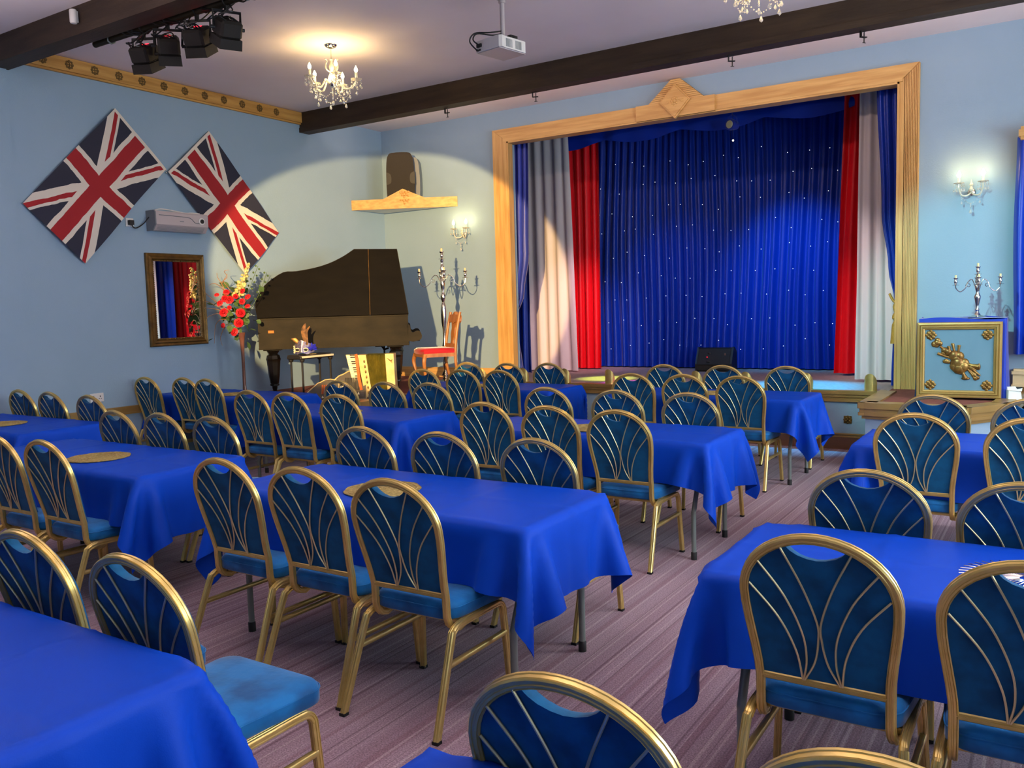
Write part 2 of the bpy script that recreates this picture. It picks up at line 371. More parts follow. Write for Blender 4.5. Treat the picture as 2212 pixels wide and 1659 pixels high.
for x, w in ((-6.2, 1.0), (-2.2, 1.3)): mb.box(e, x-w, YN-.12, YN, 0, ZC); mb.box(x-w, x+w, YN-.12, YN, 0, 1.05); mb.box(x-w, x+w, YN-.12, YN, 2.95, ZC); e = x+w
mb.box(e, XR, YN-.12, YN, 0, ZC); struct('wall_near', mb, 'wall')
for i, (cx, cy, w, rot) in enumerate([(XR+.06, y, .95, PI/2) for y in ws]+[(-6.2, YN-.06, 1.0, 0), (-2.2, YN-.06, 1.3, 0)]):
    mb = MB()
    for a, b, c, d in ((-w, w, 1.0, 1.06), (-w, w, 2.86, 2.95), (-w, -w+.07, 1.0, 2.95), (w-.07, w, 1.0, 2.95), (-.03, .03, 1.0, 2.95), (-w, w, 2.25, 2.31)): mb.box(a, b, -.04, .04, c, d)
    o = struct('window_%d' % (i+1), mb, 'white'); o.location = (cx, cy, 0); o.rotation_euler = (0, 0, rot)
# backstage shell
struct('wall_backstage', MB().box(-7.6, -.2, 12.4, 12.5, 0, 4.6).box(-7.7, -7.6, YS+.12, 12.5, 0, 4.6).box(-.2, -.1, YS+.12, 12.5, 0, 4.6).box(-7.7, -.1, YS+.12, 12.5, 4.5, 4.6), 'darkdrape')
struct('floor_stage', MB().box(-7.6, -.2, YS, 12.4, .02, SZ).box(-6.2, -1.48, 9.38, YS, .53, SZ), 'stagefloor')
# blue apron front of the stage, its gold moulding and skirting
struct('wall_apron', MB().box(-6.2, -1.48, 9.38, YS, 0, .53), 'wall')
struct('trim_1', MB().box(-6.2, -1.46, 9.33, 9.42, .585, .625).box(-6.2, -1.47, 9.345, 9.40, .555, .585).box(-6.2, -1.475, 9.36, 9.40, .53, .555).box(-6.2, -1.475, 9.35, 9.40, .505, .53), 'goldtrim')
struct('baseboard_stage', MB().box(-6.2, -1.48, 9.362, 9.40, 0, .13), 'brown')
struct('trim_2', MB().box(-6.2, -1.48, 9.352, 9.40, .13, .15).box(-6.2, -1.48, 9.357, 9.40, .155, .17), 'goldtrim')
# side platforms
def platform(name, poly, tr, closed_edges, kt=1.0):
    fn = lambda a, b, z: (a, b, z)
    struct(name, MB().prism(poly, fn, 0, .5), 'wall')
    struct(name.replace('wall', 'floor'), MB().prism(poly, fn, .5, SZ), 'redcarpet')
    m = MB()
    for (p, q) in closed_edges:
        p, q = Vector((*p, 0)), Vector((*q, 0)); d = (q-p); L = d.length; d.normalize(); nrm = Vector((d.y, -d.x, 0))
        for z0, z1, t in ((.585, .64, .055), (.55, .585, .04), (.52, .55, .05), (.49, .52, .025)):
            t *= kt
            f = lambda a, b, z: tuple(p+d*a+nrm*b+Vector((0, 0, z)))
            m.prism([(-t, 0), (L+t, 0), (L+t, t), (-t, t)], f, z0, z1)
            if z1 > .6: m.prism([(0, -.10), (L, -.10), (L, 0), (0, 0)], f, .615, .64)
    struct(tr, m, 'goldtrim')
LP = [(XL, 6.6), (-6.22, 6.6), (-6.22, YS), (XL, YS)]
platform('wall_left_platform', LP, 'trim_3', [(LP[0], LP[1]), (LP[1], (-6.22, 9.33))], .6)
RP = [(-1.48, 8.25), (-.66, 8.14), (-.40, 8.55), (-.30, YS), (-1.48, YS)]
platform('wall_right_platform', RP, 'trim_4', [((-1.48, 9.33), RP[0]), (RP[0], RP[1]), (RP[1], RP[2]), (RP[2], RP[3])])
# skirting at the back of the left platform, dado rail on the left wall
struct('baseboard_left', MB().box(XL, -6.45, YS-.02, YS, SZ, SZ+.14), 'pine')
struct('trim_5', MB().box(XL, XL+.045, YN, 6.56, .625, .65).box(XL, XL+.03, YN, 6.56, .585, .625).box(XL, XL+.04, YN, 6.56, .565, .585), 'goldtrim')
struct('trim_6', MB().box(-.3, XR, YS-.05, YS, .72, .80).box(-.3, XR, YS-.03, YS, .62, .72).box(XR-.04, XR, YN, YS, .60, .66), 'goldtrim')
# ceiling beams
def beam(name, y0, y1, z0):
    struct(name, MB().box(XL+.001, XR, y0, y1, z0+.02, ZC).box(XL+.001, XR, y0-.012, y1+.012, z0, z0+.06), 'beam')
beam('trim_7', 4.28, 4.45, 3.955); beam('trim_8', 8.15, 8.30, 3.935)
# carved pine cornice board along the left wall
cor = MB().box(XL, XL+.05, 4.46, 8.148, 4.055, 4.185).box(XL, XL+.03, 4.46, 8.148, 4.035, 4.055).build('trim_9', 'pineY', smooth=False); cor['kind'] = 'structure'
def emblem_mb():
    m = MB()
    for a, b in ((0, .03), (0, -.03), (.03, 0), (-.03, 0)): m.ball((0, a, b), .017, 6, 4, (.5, 1, 1))
    for a, b in ((.025, .025), (-.025, .025), (.025, -.025), (-.025, -.025)): m.ball((0, a, b), .012, 6, 4, (.5, 1, 1))
    m.box(-.004, .006, -.035, .035, -.004, .004); m.box(-.004, .006, -.004, .004, -.035, .035)
    return m
em0 = None
for i in range(12):
    y = 4.77+i*.268
    if em0 is None: em0 = emblem_mb().build('carved_emblem', 'darkmark', cor); o = em0
    else: o = em0.copy(); COL.objects.link(o)
    o.location = (XL+.052, y, 4.12)

# ------------------------------------------------------------------ proscenium frame
pf = thing('proscenium_frame', 'varnished pine proscenium frame with diamond plaque around the stage opening', 'frame', (0, 0, 0))
fx = lambda a, b, w: (a, w, b)
FB = -6.44, -1.255, 3.935
MB().prism([(FB[0], SZ), (OX0, SZ), (OX0, OZ), (FB[0], FB[2])], fx, 9.69, YS).build('left_board', 'pineV', pf, False)
MB().prism([(FB[0]+.002, FB[2]), (OX0, OZ+.002), (OX1, OZ+.002), (FB[1]-.002, FB[2])], fx, 9.69, YS).build('top_board', 'pine', pf, False)
rb = MB(); n = 9; w = (FB[1]-OX1-.05)/n
rb.prism([(OX1, SZ), (OX1+.045, SZ), (OX1+.045, OZ+.04), (OX1, OZ)], fx, 9.695, YS)
for i in range(n):
    x0 = OX1+.05+i*w; x1 = x0+w; k = (FB[2]-OZ)/(FB[1]-OX1)
    rb.prism([(x0, SZ), (x1, SZ), (x1, OZ+k*(x1-OX1)), (x0, OZ+k*(x0-OX1))], fx, 9.700, YS)
    rb.prism([(x0+.0035, SZ), (x1-.0035, SZ), (x1-.0035, OZ+k*(x1-OX1)-.004), (x0+.0035, OZ+k*(x0-OX1)-.004)], fx, 9.69, 9.700)
rb.build('right_reeded_board', 'pineV', pf, False)
MB().box(OX0-.055, OX0-.0, 9.675, 9.70, SZ, OZ-.001).build('inner_strip', 'pineV', pf, False)
MB().box(OX0-.055, OX1+.03, 9.675, 9.70, OZ, OZ+.045).build('inner_strip', 'pine', pf, False)
MB().box(OX0-.002, OX0+.02, 9.68, 9.79, SZ, OZ).build('jamb', 'pineV', pf, False)
MB().box(OX1-.02, OX1+.002, 9.68, 9.80, SZ, OZ).build('jamb', 'pineV', pf, False)
MB().box(OX0, OX1, 9.68, 9.86, OZ-.02, OZ+.002).build('jamb', 'pine', pf, False)
PX = -3.84
MB().prism([(PX-.50, OZ-.01), (PX+.47, OZ-.01), (PX+.47, FB[2]-.002), (PX-.50, FB[2]-.002)], fx, 9.65, 9.69).build('centre_block', 'pine', pf, False)
pd = MB(); ns = 11
for i in range(ns):                       # stepped reeded pediment
    z0 = FB[2]+i*(.245/ns); z1 = z0+.245/ns-.003; t0 = i/ns; h0 = .34*(1-t0)+.055*t0; t1 = (i+1)/ns; h1 = .34*(1-t1)+.055*t1
    pd.prism([(PX-h0, z0), (PX+h0, z0), (PX+h1, z1), (PX-h1, z1)], fx, 9.655, YS)
pd.build('pediment', 'pine', pf, False)
pl = MB(); cz = 3.925
for r, y in ((.20, 9.63), (.175, 9.62), (.15, 9.632), (.13, 9.622)):
    pl.prism([(PX-r*.95, cz), (PX, cz-r), (PX+r*.95, cz), (PX, cz+r)], fx, y, 9.66)
pl2 = pl.build('diamond_plaque', 'pine', pf, False)
og = MB()
for k in range(8):
    a = k*PI/4; og.ball((PX+.035*math.cos(a), 9.62, cz+.035*math.sin(a)), .016, 6, 4, (1, .5, 1))
og.ball((PX, 9.618, cz), .02, 8, 5, (1, .6, 1))
for sx in (-1, 1):
    og.tube([(PX+sx*.04, 9.62, cz), (PX+sx*.07, 9.62, cz+.008), (PX+sx*.11, 9.62, cz+.006)], .005, 5); og.tube([(PX+sx*.06, 9.62, cz), (PX+sx*.08, 9.62, cz-.02), (PX+sx*.11, 9.62, cz-.022)], .004, 5)
og.tube([(PX, 9.62, cz-.03), (PX-.02, 9.62, cz-.06), (PX+.02, 9.62, cz-.065)], .004, 5)
og.build('carved_ornament', 'pine', pl2)

# ------------------------------------------------------------------ curtains
def curtain(name, label, prof, y, nf, amp, m, seed, parent=None, cat='curtain', nv=22, flare=.0):
    """prof: list of (z, x_left, x_right, amp factor)"""
    r = random.Random(seed); ph = [r.uniform(0, 6.28) for _ in range(6)]; fr = [r.uniform(.85, 1.15) for _ in range(3)]
    zs = [p[0] for p in prof]; zt, zb = zs[0], zs[-1]
    def at(z):
        for a, b in zip(prof, prof[1:]):
            if a[0] >= z >= b[0]:
                t = (a[0]-z)/(a[0]-b[0]+1e-9); t = t*t*(3-2*t) if len(prof) > 2 else t
                return [a[i]+(b[i]-a[i])*t for i in (1, 2, 3)]
        return list(prof[-1][1:])
    nu = int(nf*9)+1
    def fn(u, v):
        z = zt+(zb-zt)*v; x0, x1, k = at(z)
        uu = u+.012*math.sin(6.28*1.7*u+ph[0])+.006*math.sin(5*v+ph[1]+9*u)
        f = math.sin(2*PI*nf*uu+ph[2]+.5*math.sin(2.2*v+ph[3]+4*u))
        f = math.copysign(abs(f)**.8, f)
        g = .35*math.sin(2*PI*nf*.43*uu*fr[0]+ph[4]+v*1.3)+.16*math.sin(2*PI*nf*2.3*uu+ph[5])
        return (x0+(x1-x0)*u+.25*amp*k*math.cos(2*PI*nf*uu+ph[2])*.5, y+amp*k*(f+g)-flare*v*v, z)
    mb = MB().grid(fn, nu, nv); o = mb.build(name, m, parent, True, ang=180, solid=1)
    if not parent: tag(o, label, cat)
    return o
star = thing('star_curtain', 'blue satin star cloth backdrop with tiny fairy lights at the back of stage', 'curtain', (0, 0, 0))
bc = curtain('drape', '', [(4.48, -6.75, -1.55, .55), (.635, -6.75, -1.55, 1.0)], 12.06, 46, .042, 'bluesatin', 3, star, nv=40, flare=.10)
sl = MB().ball((0, 0, 0), .0055, 6, 4).build('fairy_light', 'starled', star); first = True
sr = random.Random(5)
for i in range(9):
    for j in range(13):
        x = -6.05+j*.285+sr.uniform(-.07, .07)+(.14 if i % 2 else 0); z = 3.62-i*.33+sr.uniform(-.08, .08)
        if x > -2.35: continue
        o = sl if first else sl.copy()
        if not first: COL.objects.link(o)
        first = False; o.location = (x, 11.955-.10*((4.2-z)/3.56)**2, z)
curtain('stage_curtain', 'white curtain panel hanging at left side of stage between blue and red', [(4.45, -6.72, -6.03, .8), (.635, -6.72, -5.92, 1)], 11.0, 4, .026, 'whitesatin', 11)
curtain('stage_curtain', 'red satin curtain panel hanging at left side of stage beside blue backdrop', [(4.45, -6.55, -5.76, .8), (.635, -6.5, -5.77, 1)], 11.5, 6, .04, 'redsatin', 12)
curtain('stage_curtain', 'red satin curtain panel hanging at right side of stage beside blue backdrop', [(4.45, -2.262, -1.0, .8), (.65, -2.385, -1.0, 1)], 11.2, 9, .035, 'redsatin', 13)
curtain('stage_curtain', 'white curtain panel hanging at right side of stage beside tied blue drape', [(4.4, -1.952, -1.52, .8), (2.0, -1.965, -1.50, .8), (.65, -1.98, -1.48, 1)], 10.4, 4, .024, 'whitesatin', 14)
curtain('stage_drape', 'dark blue wing drape behind the tied curtain at left of stage', [(4.2, -7.2, -6.42, 1), (.635, -7.2, -6.42, 1)], 10.55, 6, .035, 'bluesatin', 15)
curtain('stage_drape', 'dark blue wing drape behind the tied curtain at right of stage', [(4.4, -1.92, -.5, 1), (.64, -1.93, -.5, 1)], 10.78, 8, .035, 'bluesatin', 16)
def tied(label, prof, seed, sx, zt, m):
    t = thing('tied_curtain', label, 'curtain', (0, 0, 0))
    curtain('drape', '', prof, 9.93, 5, .026, m, seed, t, nv=34)
    x = sx; r = MB()
    r.tube(spl([(x-.06, 9.90, zt+.09), (x-.02, 9.875, zt+.02), (x+.035, 9.885, zt-.02), (x+.05, 9.92, zt)], 5), .014, 6); r.build('tieback_rope', 'tassel', t)
    k = MB().lathe([(.006, 0), (.018, -.02), (.028, -.05), (.018, -.09), (.012, -.11), (.03, -.14), (.034, -.17), (.014, -.2), (.02, -.21), (.034, -.24), (.048, -.44), (.001, -.44)], (x+.005, 9.87, zt), 12)
    k.build('tassel', 'tassel', t); return t
tied('royal blue satin curtain tied back with gold tassel, left of stage opening', [(3.86, -6.42, -6.02, 1), (2.3, -6.43, -6.045, 1), (1.78, -6.42, -6.14, .8), (1.42, -6.37, -6.285, .35), (.635, -6.40, -6.19, .9)], 21, -6.325, 1.42, 'navysatin')
tied('blue satin curtain tied back with gold tassel, right of stage opening', [(3.86, -1.705, -1.36, 1), (2.5, -1.645, -1.36, 1), (1.9, -1.57, -1.36, .8), (1.52, -1.50, -1.41, .35), (.635, -1.53, -1.38, .9)], 22, -1.485, 1.53, 'bluesatin')
def val(u, v):
    s = abs(math.sin(PI*u*4.5)); zb = 3.92-.09*s
    z = 4.48+(zb-4.48)*v
    return (-6.7+5.2*u, 11.25-.05*math.sin(v*PI*2.5+s*1.5)-.03*math.sin(u*80)*(.3+v*.3)*(1-s*.6), z+.03*s*math.sin(v*9))
tag(MB().grid(val, 180, 16).build('swag_valance', 'bluesatin', None, True, ang=180, solid=1), 'dark blue swagged valance across the top of the stage backdrop', 'valance')
# ------------------------------------------------------------------ banquet chairs
GP = []                                         # grooved tube section
hs, gv = .0125, .0022
for k in range(4):
    a = k*PI/2; c, s_ = math.cos(a), math.sin(a)
    for (p, q) in ((hs, -hs+.003), (hs, -.005), (hs-gv, -.0035), (hs-gv, .0), (hs, .0015), (hs, .0065), (hs-gv, .008), (hs, .0092), (hs-.003, hs)):
        GP.append((p*c-q*s_, p*s_+q*c))
SP = [(math.copysign(abs(math.cos(t))**.5, math.cos(t))*.011, math.copysign(abs(math.sin(t))**.5, math.sin(t))*.011) for t in [2*PI*i/12 for i in range(12)]]
def lean(z): return -.11*(z-.505)/.46
ARCHN = 22
def side_w(z):
    t = min(1, max(0, (.78-z)/.275)); return .205-.027*(3*t*t-2*t**3)
def make_chair(label):
    t = thing('banquet_chair', label, 'chair')
    # back frame
    R = []
    for z in (.42, .46, .505, .55, .6, .65, .70, .74): R.append((side_w(z), lean(z) if z > .505 else .004*(.505-z)/.1, z))
    arch = []
    for i in range(ARCHN+1):
        a = PI/2-PI*i/ARCHN; z = .78+.1725*math.cos(a); arch.append((.205*math.sin(a), lean(z), z))
    low = [(.186, .105, .372), (.184, .07, .361), (.181, .035, .372), (.179, .012, .395)]
    path = low+R+arch+[(-x, y, z) for x, y, z in reversed(low+R)]
    MB().tube(path, 1, prof=GP, up=(1, 0, 0)).build('back_frame', 'gold', t, ang=30)
    MB().box(-.17, .17, -.010, .012, .494, .516, .003).box(-.17, .17, -.0125, -.008, .503, .507).build('back_rail', 'gold', t, False)
    # upholstered back panel with the hand-hold scooped out of its top
    iw = lambda z: side_w(z)-.006
    out = [(iw(z), z) for z in (.512, .56, .62, .68, .73, .78)]
    for i in range(1, 15):
        a = PI/2*(1-i/15); x = (.205-.006)*math.sin(a); z = .78+.1665*math.cos(a)
        if x > .088: out.append((x, z))
    dip = [(.082, .926), (.068, .912), (.05, .901), (.025, .893), (0, .890)]
    half = out+dip
    poly = half+[(-x, z) for x, z in reversed(half[:-1])]
    fr = lambda a, b, w: (a*(1-.04*abs(w > .02)), lean(b)+w, b-(.006 if w > .02 else 0))
    pb = MB(); N = len(poly)
    L0 = [fr(a, b, -.004) for a, b in poly]; L1 = [fr(a, b, .016) for a, b in poly]; L2 = [fr(a, b, .03) for a, b in poly]
    pb.add(L0+L1+L2, [tuple(range(N-1, -1, -1)), tuple(range(2*N, 3*N))]+[(k*N+i, k*N+(i+1) % N, (k+1)*N+(i+1) % N, (k+1)*N+i) for k in (0, 1) for i in range(N)])
    pb.build('back_panel', 'backvelvet', t, ang=50)
    # fan of six thin rods
    for sx in (-1, 1):
        for pts in ([(.188, .800), (.112, .705), (.068, .605), (.054, .513)], [(.160, .872), (.092, .775), (.048, .665), (.040, .580), (.052, .513)], [(.096, .925), (.042, .812), (.006, .705), (.005, .645), (.018, .575), (.049, .513)]):
            MB().tube([(sx*p.x, lean(p.y)-.009, p.y) for p in spl([(a, b, 0) for a, b in pts], 6)], .0032, 6).build('fan_rod', 'goldrod', t)
    # seat
    def sfn(y):
        return .205+.02*max(0, min(1, y/.38))
    pl = []
    for a in range(0, 7): A = PI/2*a/6; pl.append((.225-.06+.06*math.sin(A), .395-.06+.06*math.cos(A)))
    for a in range(0, 5): A = PI/2*a/4; pl.append((.205-.07+.07*math.cos(A), .075-.07*math.sin(A)))
    pl = pl+[(-x, y) for x, y in reversed(pl)]
    sb = MB(); rings = [(.0, .402, .012), (.0, .41, 0), (.0, .445, 0), (0, .457, .004), (0, .466, .013), (0, .472, .03), (0, .477, .08), (0, .479, .15)]
    N = len(pl); vs = []; cx, cy = 0, .21
    for _, z, ins in rings:
        for x, y in pl:
            d = math.hypot(x-cx, y-cy); k = max(0, d-ins)/d if d > 0 else 1; vs.append((cx+(x-cx)*k, cy+(y-cy)*k, z))
    fs = [(k*N+i, k*N+(i+1) % N, (k+1)*N+(i+1) % N, (k+1)*N+i) for k in range(len(rings)-1) for i in range(N)]
    fs += [tuple(range(N-1, -1, -1)), tuple(range((len(rings)-1)*N, len(rings)*N))]
    st = sb.add(vs, fs).build('seat', 'seatvelvet', t, ang=60)
    MB().tube([(x*1.004, .21+(y-.21)*1.004, .449) for x, y in pl], .0028, 5, closed=True).build('seat_piping', 'seatvelvet', st)
    # legs: each side is a bent tube, split at mid rail
    for sx in (-1, 1):
        rear = spl([(sx*.231, -.155, .008), (sx*.216, -.03, .335), (sx*.212, -.008, .372), (sx*.211, .03, .387), (sx*.211, .08, .389), (sx*.211, .19, .389)], 5)
        lg = MB().tube(rear, 1, prof=GP, up=(1, 0, 0)).build('leg', 'gold', t, ang=30)
        MB().box(sx*.231-.0135, sx*.231+.0135, -.169, -.141, 0, .012).build('foot_cap', 'cap', lg, False)
        front = spl([(sx*.211, .19, .389), (sx*.211, .28, .389), (sx*.211, .318, .384), (sx*.212, .338, .36), (sx*.215, .342, .32), (sx*.231, .356, .008)], 5)
        lg = MB().tube(front, 1, prof=GP, up=(1, 0, 0)).build('leg', 'gold', t, ang=30)
        MB().box(sx*.231-.0135, sx*.231+.0135, .342, .370, 0, .012).build('foot_cap', 'cap', lg, False)
        MB().tube([(sx*.219, -.062, .255), (sx*.219, .345, .255)], 1, prof=SP, up=(0, 0, 1)).build('side_stretcher', 'gold', t)
    MB().tube([(-.20, .3, .383), (.20, .3, .383)], 1, prof=SP, up=(0, 0, 1)).tube([(-.20, .08, .383), (.20, .08, .383)], 1, prof=SP, up=(0, 0, 1)).build('seat_support', 'gold', t)
    return t

# ------------------------------------------------------------------ draped cloth (position based dynamics)
def drape(L, Wd, ox, oy, H, seed, lim=None, h=.022, steps=210, iters=20):
    rng = np.random.default_rng(seed)
    nx = int(round((L+2*ox)/h))+1; ny = int(round((Wd+2*oy)/h))+1
    xs = np.linspace(-L/2-ox, L/2+ox, nx); ys = np.linspace(-Wd/2-oy, Wd/2+oy, ny)
    P = np.zeros((nx, ny, 3)); P[..., 0] = xs[:, None]; P[..., 1] = ys[None, :]; P[..., 2] = H+.002
    P[..., 2] -= .15*(np.maximum(np.abs(P[..., 0])-L/2, 0)+np.maximum(np.abs(P[..., 1])-Wd/2, 0)); P += rng.normal(0, .002, P.shape)
    V = np.zeros_like(P); dt = 1/60.; dx = xs[1]-xs[0]; dy = ys[1]-ys[0]; dd = math.hypot(dx, dy); rc = .03; P0 = P.copy(); pin = (np.abs(P[..., 0]) < L/2-.09) & (np.abs(P[..., 1]) < Wd/2-.09); P0[..., 2] = H
    def con(A, B, r, k):
        d = B-A; l = np.sqrt((d*d).sum(-1, keepdims=True))+1e-9; c = d*((l-r)/l*.5*k); A += c; B -= c
    for s in range(steps):
        V[..., 2] -= 9.8*dt*.6; V *= .955; Q = P.copy(); P += V*dt
        for it in range(iters):
            for o in (0, 1):
                n = (nx-o)//2; con(P[o:o+2*n:2], P[o+1:o+2*n:2], dx, 1)
                n = (ny-o)//2; con(P[:, o:o+2*n:2], P[:, o+1:o+2*n:2], dy, 1)
            for o in (0, 1):
                n = (nx-o)//2
                con(P[o:o+2*n:2, :-1], P[o+1:o+2*n:2, 1:], dd, .4); con(P[o:o+2*n:2, 1:], P[o+1:o+2*n:2, :-1], dd, .4)
            if it % 2 == 0:
                con(P[:-2], P[2:], 2*dx, .2); con(P[:, :-2], P[:, 2:], 2*dy, .2)
                con(P[:-4], P[4:], 4*dx, .06); con(P[:, :-4], P[:, 4:], 4*dy, .06)
            ax = np.abs(P[..., 0]); ay = np.abs(P[..., 1]); qx = ax-(L/2-rc); qy = ay-(Wd/2-rc)
            sd = np.hypot(np.maximum(qx, 0), np.maximum(qy, 0))+np.minimum(np.maximum(qx, qy), 0)-rc
            dz = P[..., 2]-H; ins = (sd < 0) & (dz < 0); top = ins & ((dz > sd) | (sd < -.06))
            P[..., 2] = np.where(top, H, P[..., 2]); side = ins & ~top
            if side.any():
                mx = np.maximum(qx, 0); my = np.maximum(qy, 0); m = np.hypot(mx, my)
                gx = np.where(m > 1e-6, mx/(m+1e-9), (qx > qy)*1.); gy = np.where(m > 1e-6, my/(m+1e-9), (qx <= qy)*1.)
                P[..., 0] = np.where(side, P[..., 0]-np.sign(P[..., 0])*gx*sd, P[..., 0])
                P[..., 1] = np.where(side, P[..., 1]-np.sign(P[..., 1])*gy*sd, P[..., 1])
        P[pin] = P0[pin]
        if lim:
            g_ = max(0, 1-s/110)*.36; P[..., 0] = np.clip(P[..., 0], -lim[0]-g_, lim[0]+g_); P[..., 1] = np.clip(P[..., 1], -9, lim[1]+g_)
        V = (P-Q)/dt; on = (dz < .006) & (sd < -.01) & (dz > -.01); V[on] *= .3
    return P
TL, TW, TH = 1.83, .735, .741
def cloth_mesh(seed, ox=.33, oy=.25, lim=None):
    P = drape(TL, TW, ox, oy, TH+.004, seed, lim); nx, ny, _ = P.shape
    N = np.cross(np.gradient(P, axis=0), np.gradient(P, axis=1)); N /= np.linalg.norm(N, axis=2, keepdims=True)+1e-9
    rid = np.zeros((nx, ny)); I, J = np.arange(nx), np.arange(ny)      # pressed-in fold lines from storage
    for k in (1, 2, 3, 4, 5): rid += (.0035*np.exp(-((I-k*nx/6)/.8)**2)*(-1)**k)[:, None]
    for k in (1, 2, 3): rid += (.0030*np.exp(-((J-k*ny/4)/.8)**2)*(-1)**k)[None, :]
    P = P+N*rid[..., None]
    me = bpy.data.meshes.new('tablecloth')
    me.from_pydata(P.reshape(-1, 3).tolist(), [], [(i*ny+j, (i+1)*ny+j, (i+1)*ny+j+1, i*ny+j+1) for i in range(nx-1) for j in range(ny-1)])
    me.polygons.foreach_set('use_smooth', [True]*len(me.polygons)); me.materials.append(M['cloth'])
    return me
CM = [cloth_mesh(1), cloth_mesh(2, .345, .262), cloth_mesh(5, .32, .25), cloth_mesh(8, .33, .25, (.93, .395))]
def flipped(me, fx, fy):
    m = me.copy(); n = len(m.vertices); co = np.empty(n*3); m.vertices.foreach_get('co', co); co = co.reshape(-1, 3)
    co[:, 0] *= fx; co[:, 1] *= fy; m.vertices.foreach_set('co', co.ravel())
    if fx*fy < 0: m.flip_normals()
    m.update(); return m

# ------------------------------------------------------------------ folding tables
def make_table(label):
    t = thing('folding_table', label, 'table')
    MB().box(-TL/2+.022, TL/2-.022, -TW/2+.022, TW/2-.022, TH-.035, TH-.006, .006).build('tabletop', 'tabletop', t, False)
    for sx in (-1, 1):
        for sy in (-1, 1):
            x = sx*.79
            lg = MB().tube(spl([(x, sy*.11, TH-.035), (x, sy*.125, .66), (x, sy*.275, .33), (x, sy*.29, .27), (x, sy*.29, .02)], 6), .0155, 10).build('leg', 'steelgreen', t)
            MB().lathe([(.019, 0), (.019, .045), (.015, .05)], (x, sy*.29, 0), 10).build('foot_cap', 'cap', lg)
        MB().tube([(sx*.79, -.16, .6), (sx*.79, .16, .6)], .011, 8).build('crossbar', 'steelgreen', t)
        MB().tube([(sx*.79, 0, .6), (sx*.35, 0, TH-.04)], .008, 6).build('brace', 'steelgreen', t)
    return t
TABLES = {   # key: (x centre, y centre, description, cloth variant, flip x, flip y)
 'A1': (-2.72, 7.665, 'first-row centre table', 1, 1, 1), 'A2': (-2.672, 5.25, 'second-row centre table', 0, 1, 1),
 'A3': (-2.618, 3.09, 'third-row centre table', 2, 1, 1), 'A4': (-2.645, .930, 'fourth-row centre table', 0, 1, -1),
 'B1': (-5.185, 7.70, 'first-row mid-left table', 3, -1, 1), 'B2': (-5.14, 5.34, 'second-row mid-left table', 2, 1, -1), 'B3': (-5.05, 3.065, 'third-row mid-left table', 1, 1, -1),
 'C1': (-7.490, 6.09, 'left-wall table nearest the piano', 3, 1, 1), 'C2': (-7.465, 3.70, 'left-wall table below the flags', 3, -1, 1),
 'R3': (-.107, 5.54, 'right-hand table nearest the platform', 1, -1, 1), 'R4': (-.045, 2.90, 'right-hand middle table', 0, -1, 1), 'R5': (-.125, .905, 'right-hand table nearest camera', 2, -1, -1)}
t0 = None
for k, (x, y, desc, v, fx_, fy_) in TABLES.items():
    lab = 'grey-green legged folding table hidden under the blue cloth, '+desc
    if t0 is None: t0 = make_table(lab); t0.location = (x, y, 0); t0['group'] = 'folding tables under blue cloths'
    else: dup(t0, (x, y, 0), 0, lab, 'folding tables under blue cloths')
    me = CM[v] if fx_ == 1 and fy_ == 1 else flipped(CM[v], fx_, fy_)
    c = bpy.data.objects.new('tablecloth', me); COL.objects.link(c); c.location = (x, y, 0)
    tag(c, 'royal blue cloth draped over the '+desc, 'tablecloth', 'royal blue tablecloths')

CH = {
 ('A1', 'n'): [(-3.275, 7.20), (-2.781, 7.205), (-2.268, 7.16)], ('A1', 'f'): [(-3.414, 8.292), (-2.793, 8.282), (-2.175, 8.29)],
 ('A2', 'n'): [(-3.266, 4.805), (-2.744, 4.77), (-2.239, 4.728)], ('A2', 'f'): [(-3.374, 5.83), (-2.761, 5.80), (-2.185, 5.78)],
 ('A3', 'n'): [(-3.145, 2.552), (-2.638, 2.548), (-2.129, 2.520)], ('A3', 'f'): [(-3.237, 3.573), (-2.692, 3.575), (-2.126, 3.584)],
 ('A4', 'f'): [(-2.655, 1.43), (-2.106, 1.425)],
 ('B1', 'n'): [(-5.70, 7.20), (-5.21, 7.225), (-4.76, 7.26)], ('B1', 'f'): [(-5.84, 8.21), (-5.251, 8.17), (-4.775, 8.268)],
 ('B2', 'n'): [(-5.71, 4.89), (-5.22, 4.865), (-4.685, 4.882)], ('B2', 'f'): [(-5.606, 5.847), (-5.046, 5.847), (-4.584, 5.90)],
 ('B3', 'n'): [(-5.05, 2.53), (-4.554, 2.528)], ('B3', 'f'): [(-5.475, 3.53), (-5.006, 3.558), (-4.504, 3.571)],
 ('C1', 'n'): [(-8.18, 5.60), (-7.62, 5.66), (-7.205, 5.62)], ('C2', 'f'): [(-8.08, 4.24), (-7.505, 4.20), (-6.803, 4.143)],
 ('R3', 'n'): [(-.652, 5.137), (-.109, 5.123)], ('R3', 'f'): [(-.676, 6.113), (-.13, 6.027)],
 ('R4', 'n'): [(-.541, 2.43), (-.032, 2.42)], ('R4', 'f'): [(-.589, 3.415), (-.076, 3.395)],
 ('R5', 'f'): [(-.711, 1.332), (-.19, 1.325)]}
ORD = {3: ('left', 'middle', 'right'), 2: ('left', 'right')}
ch0 = None
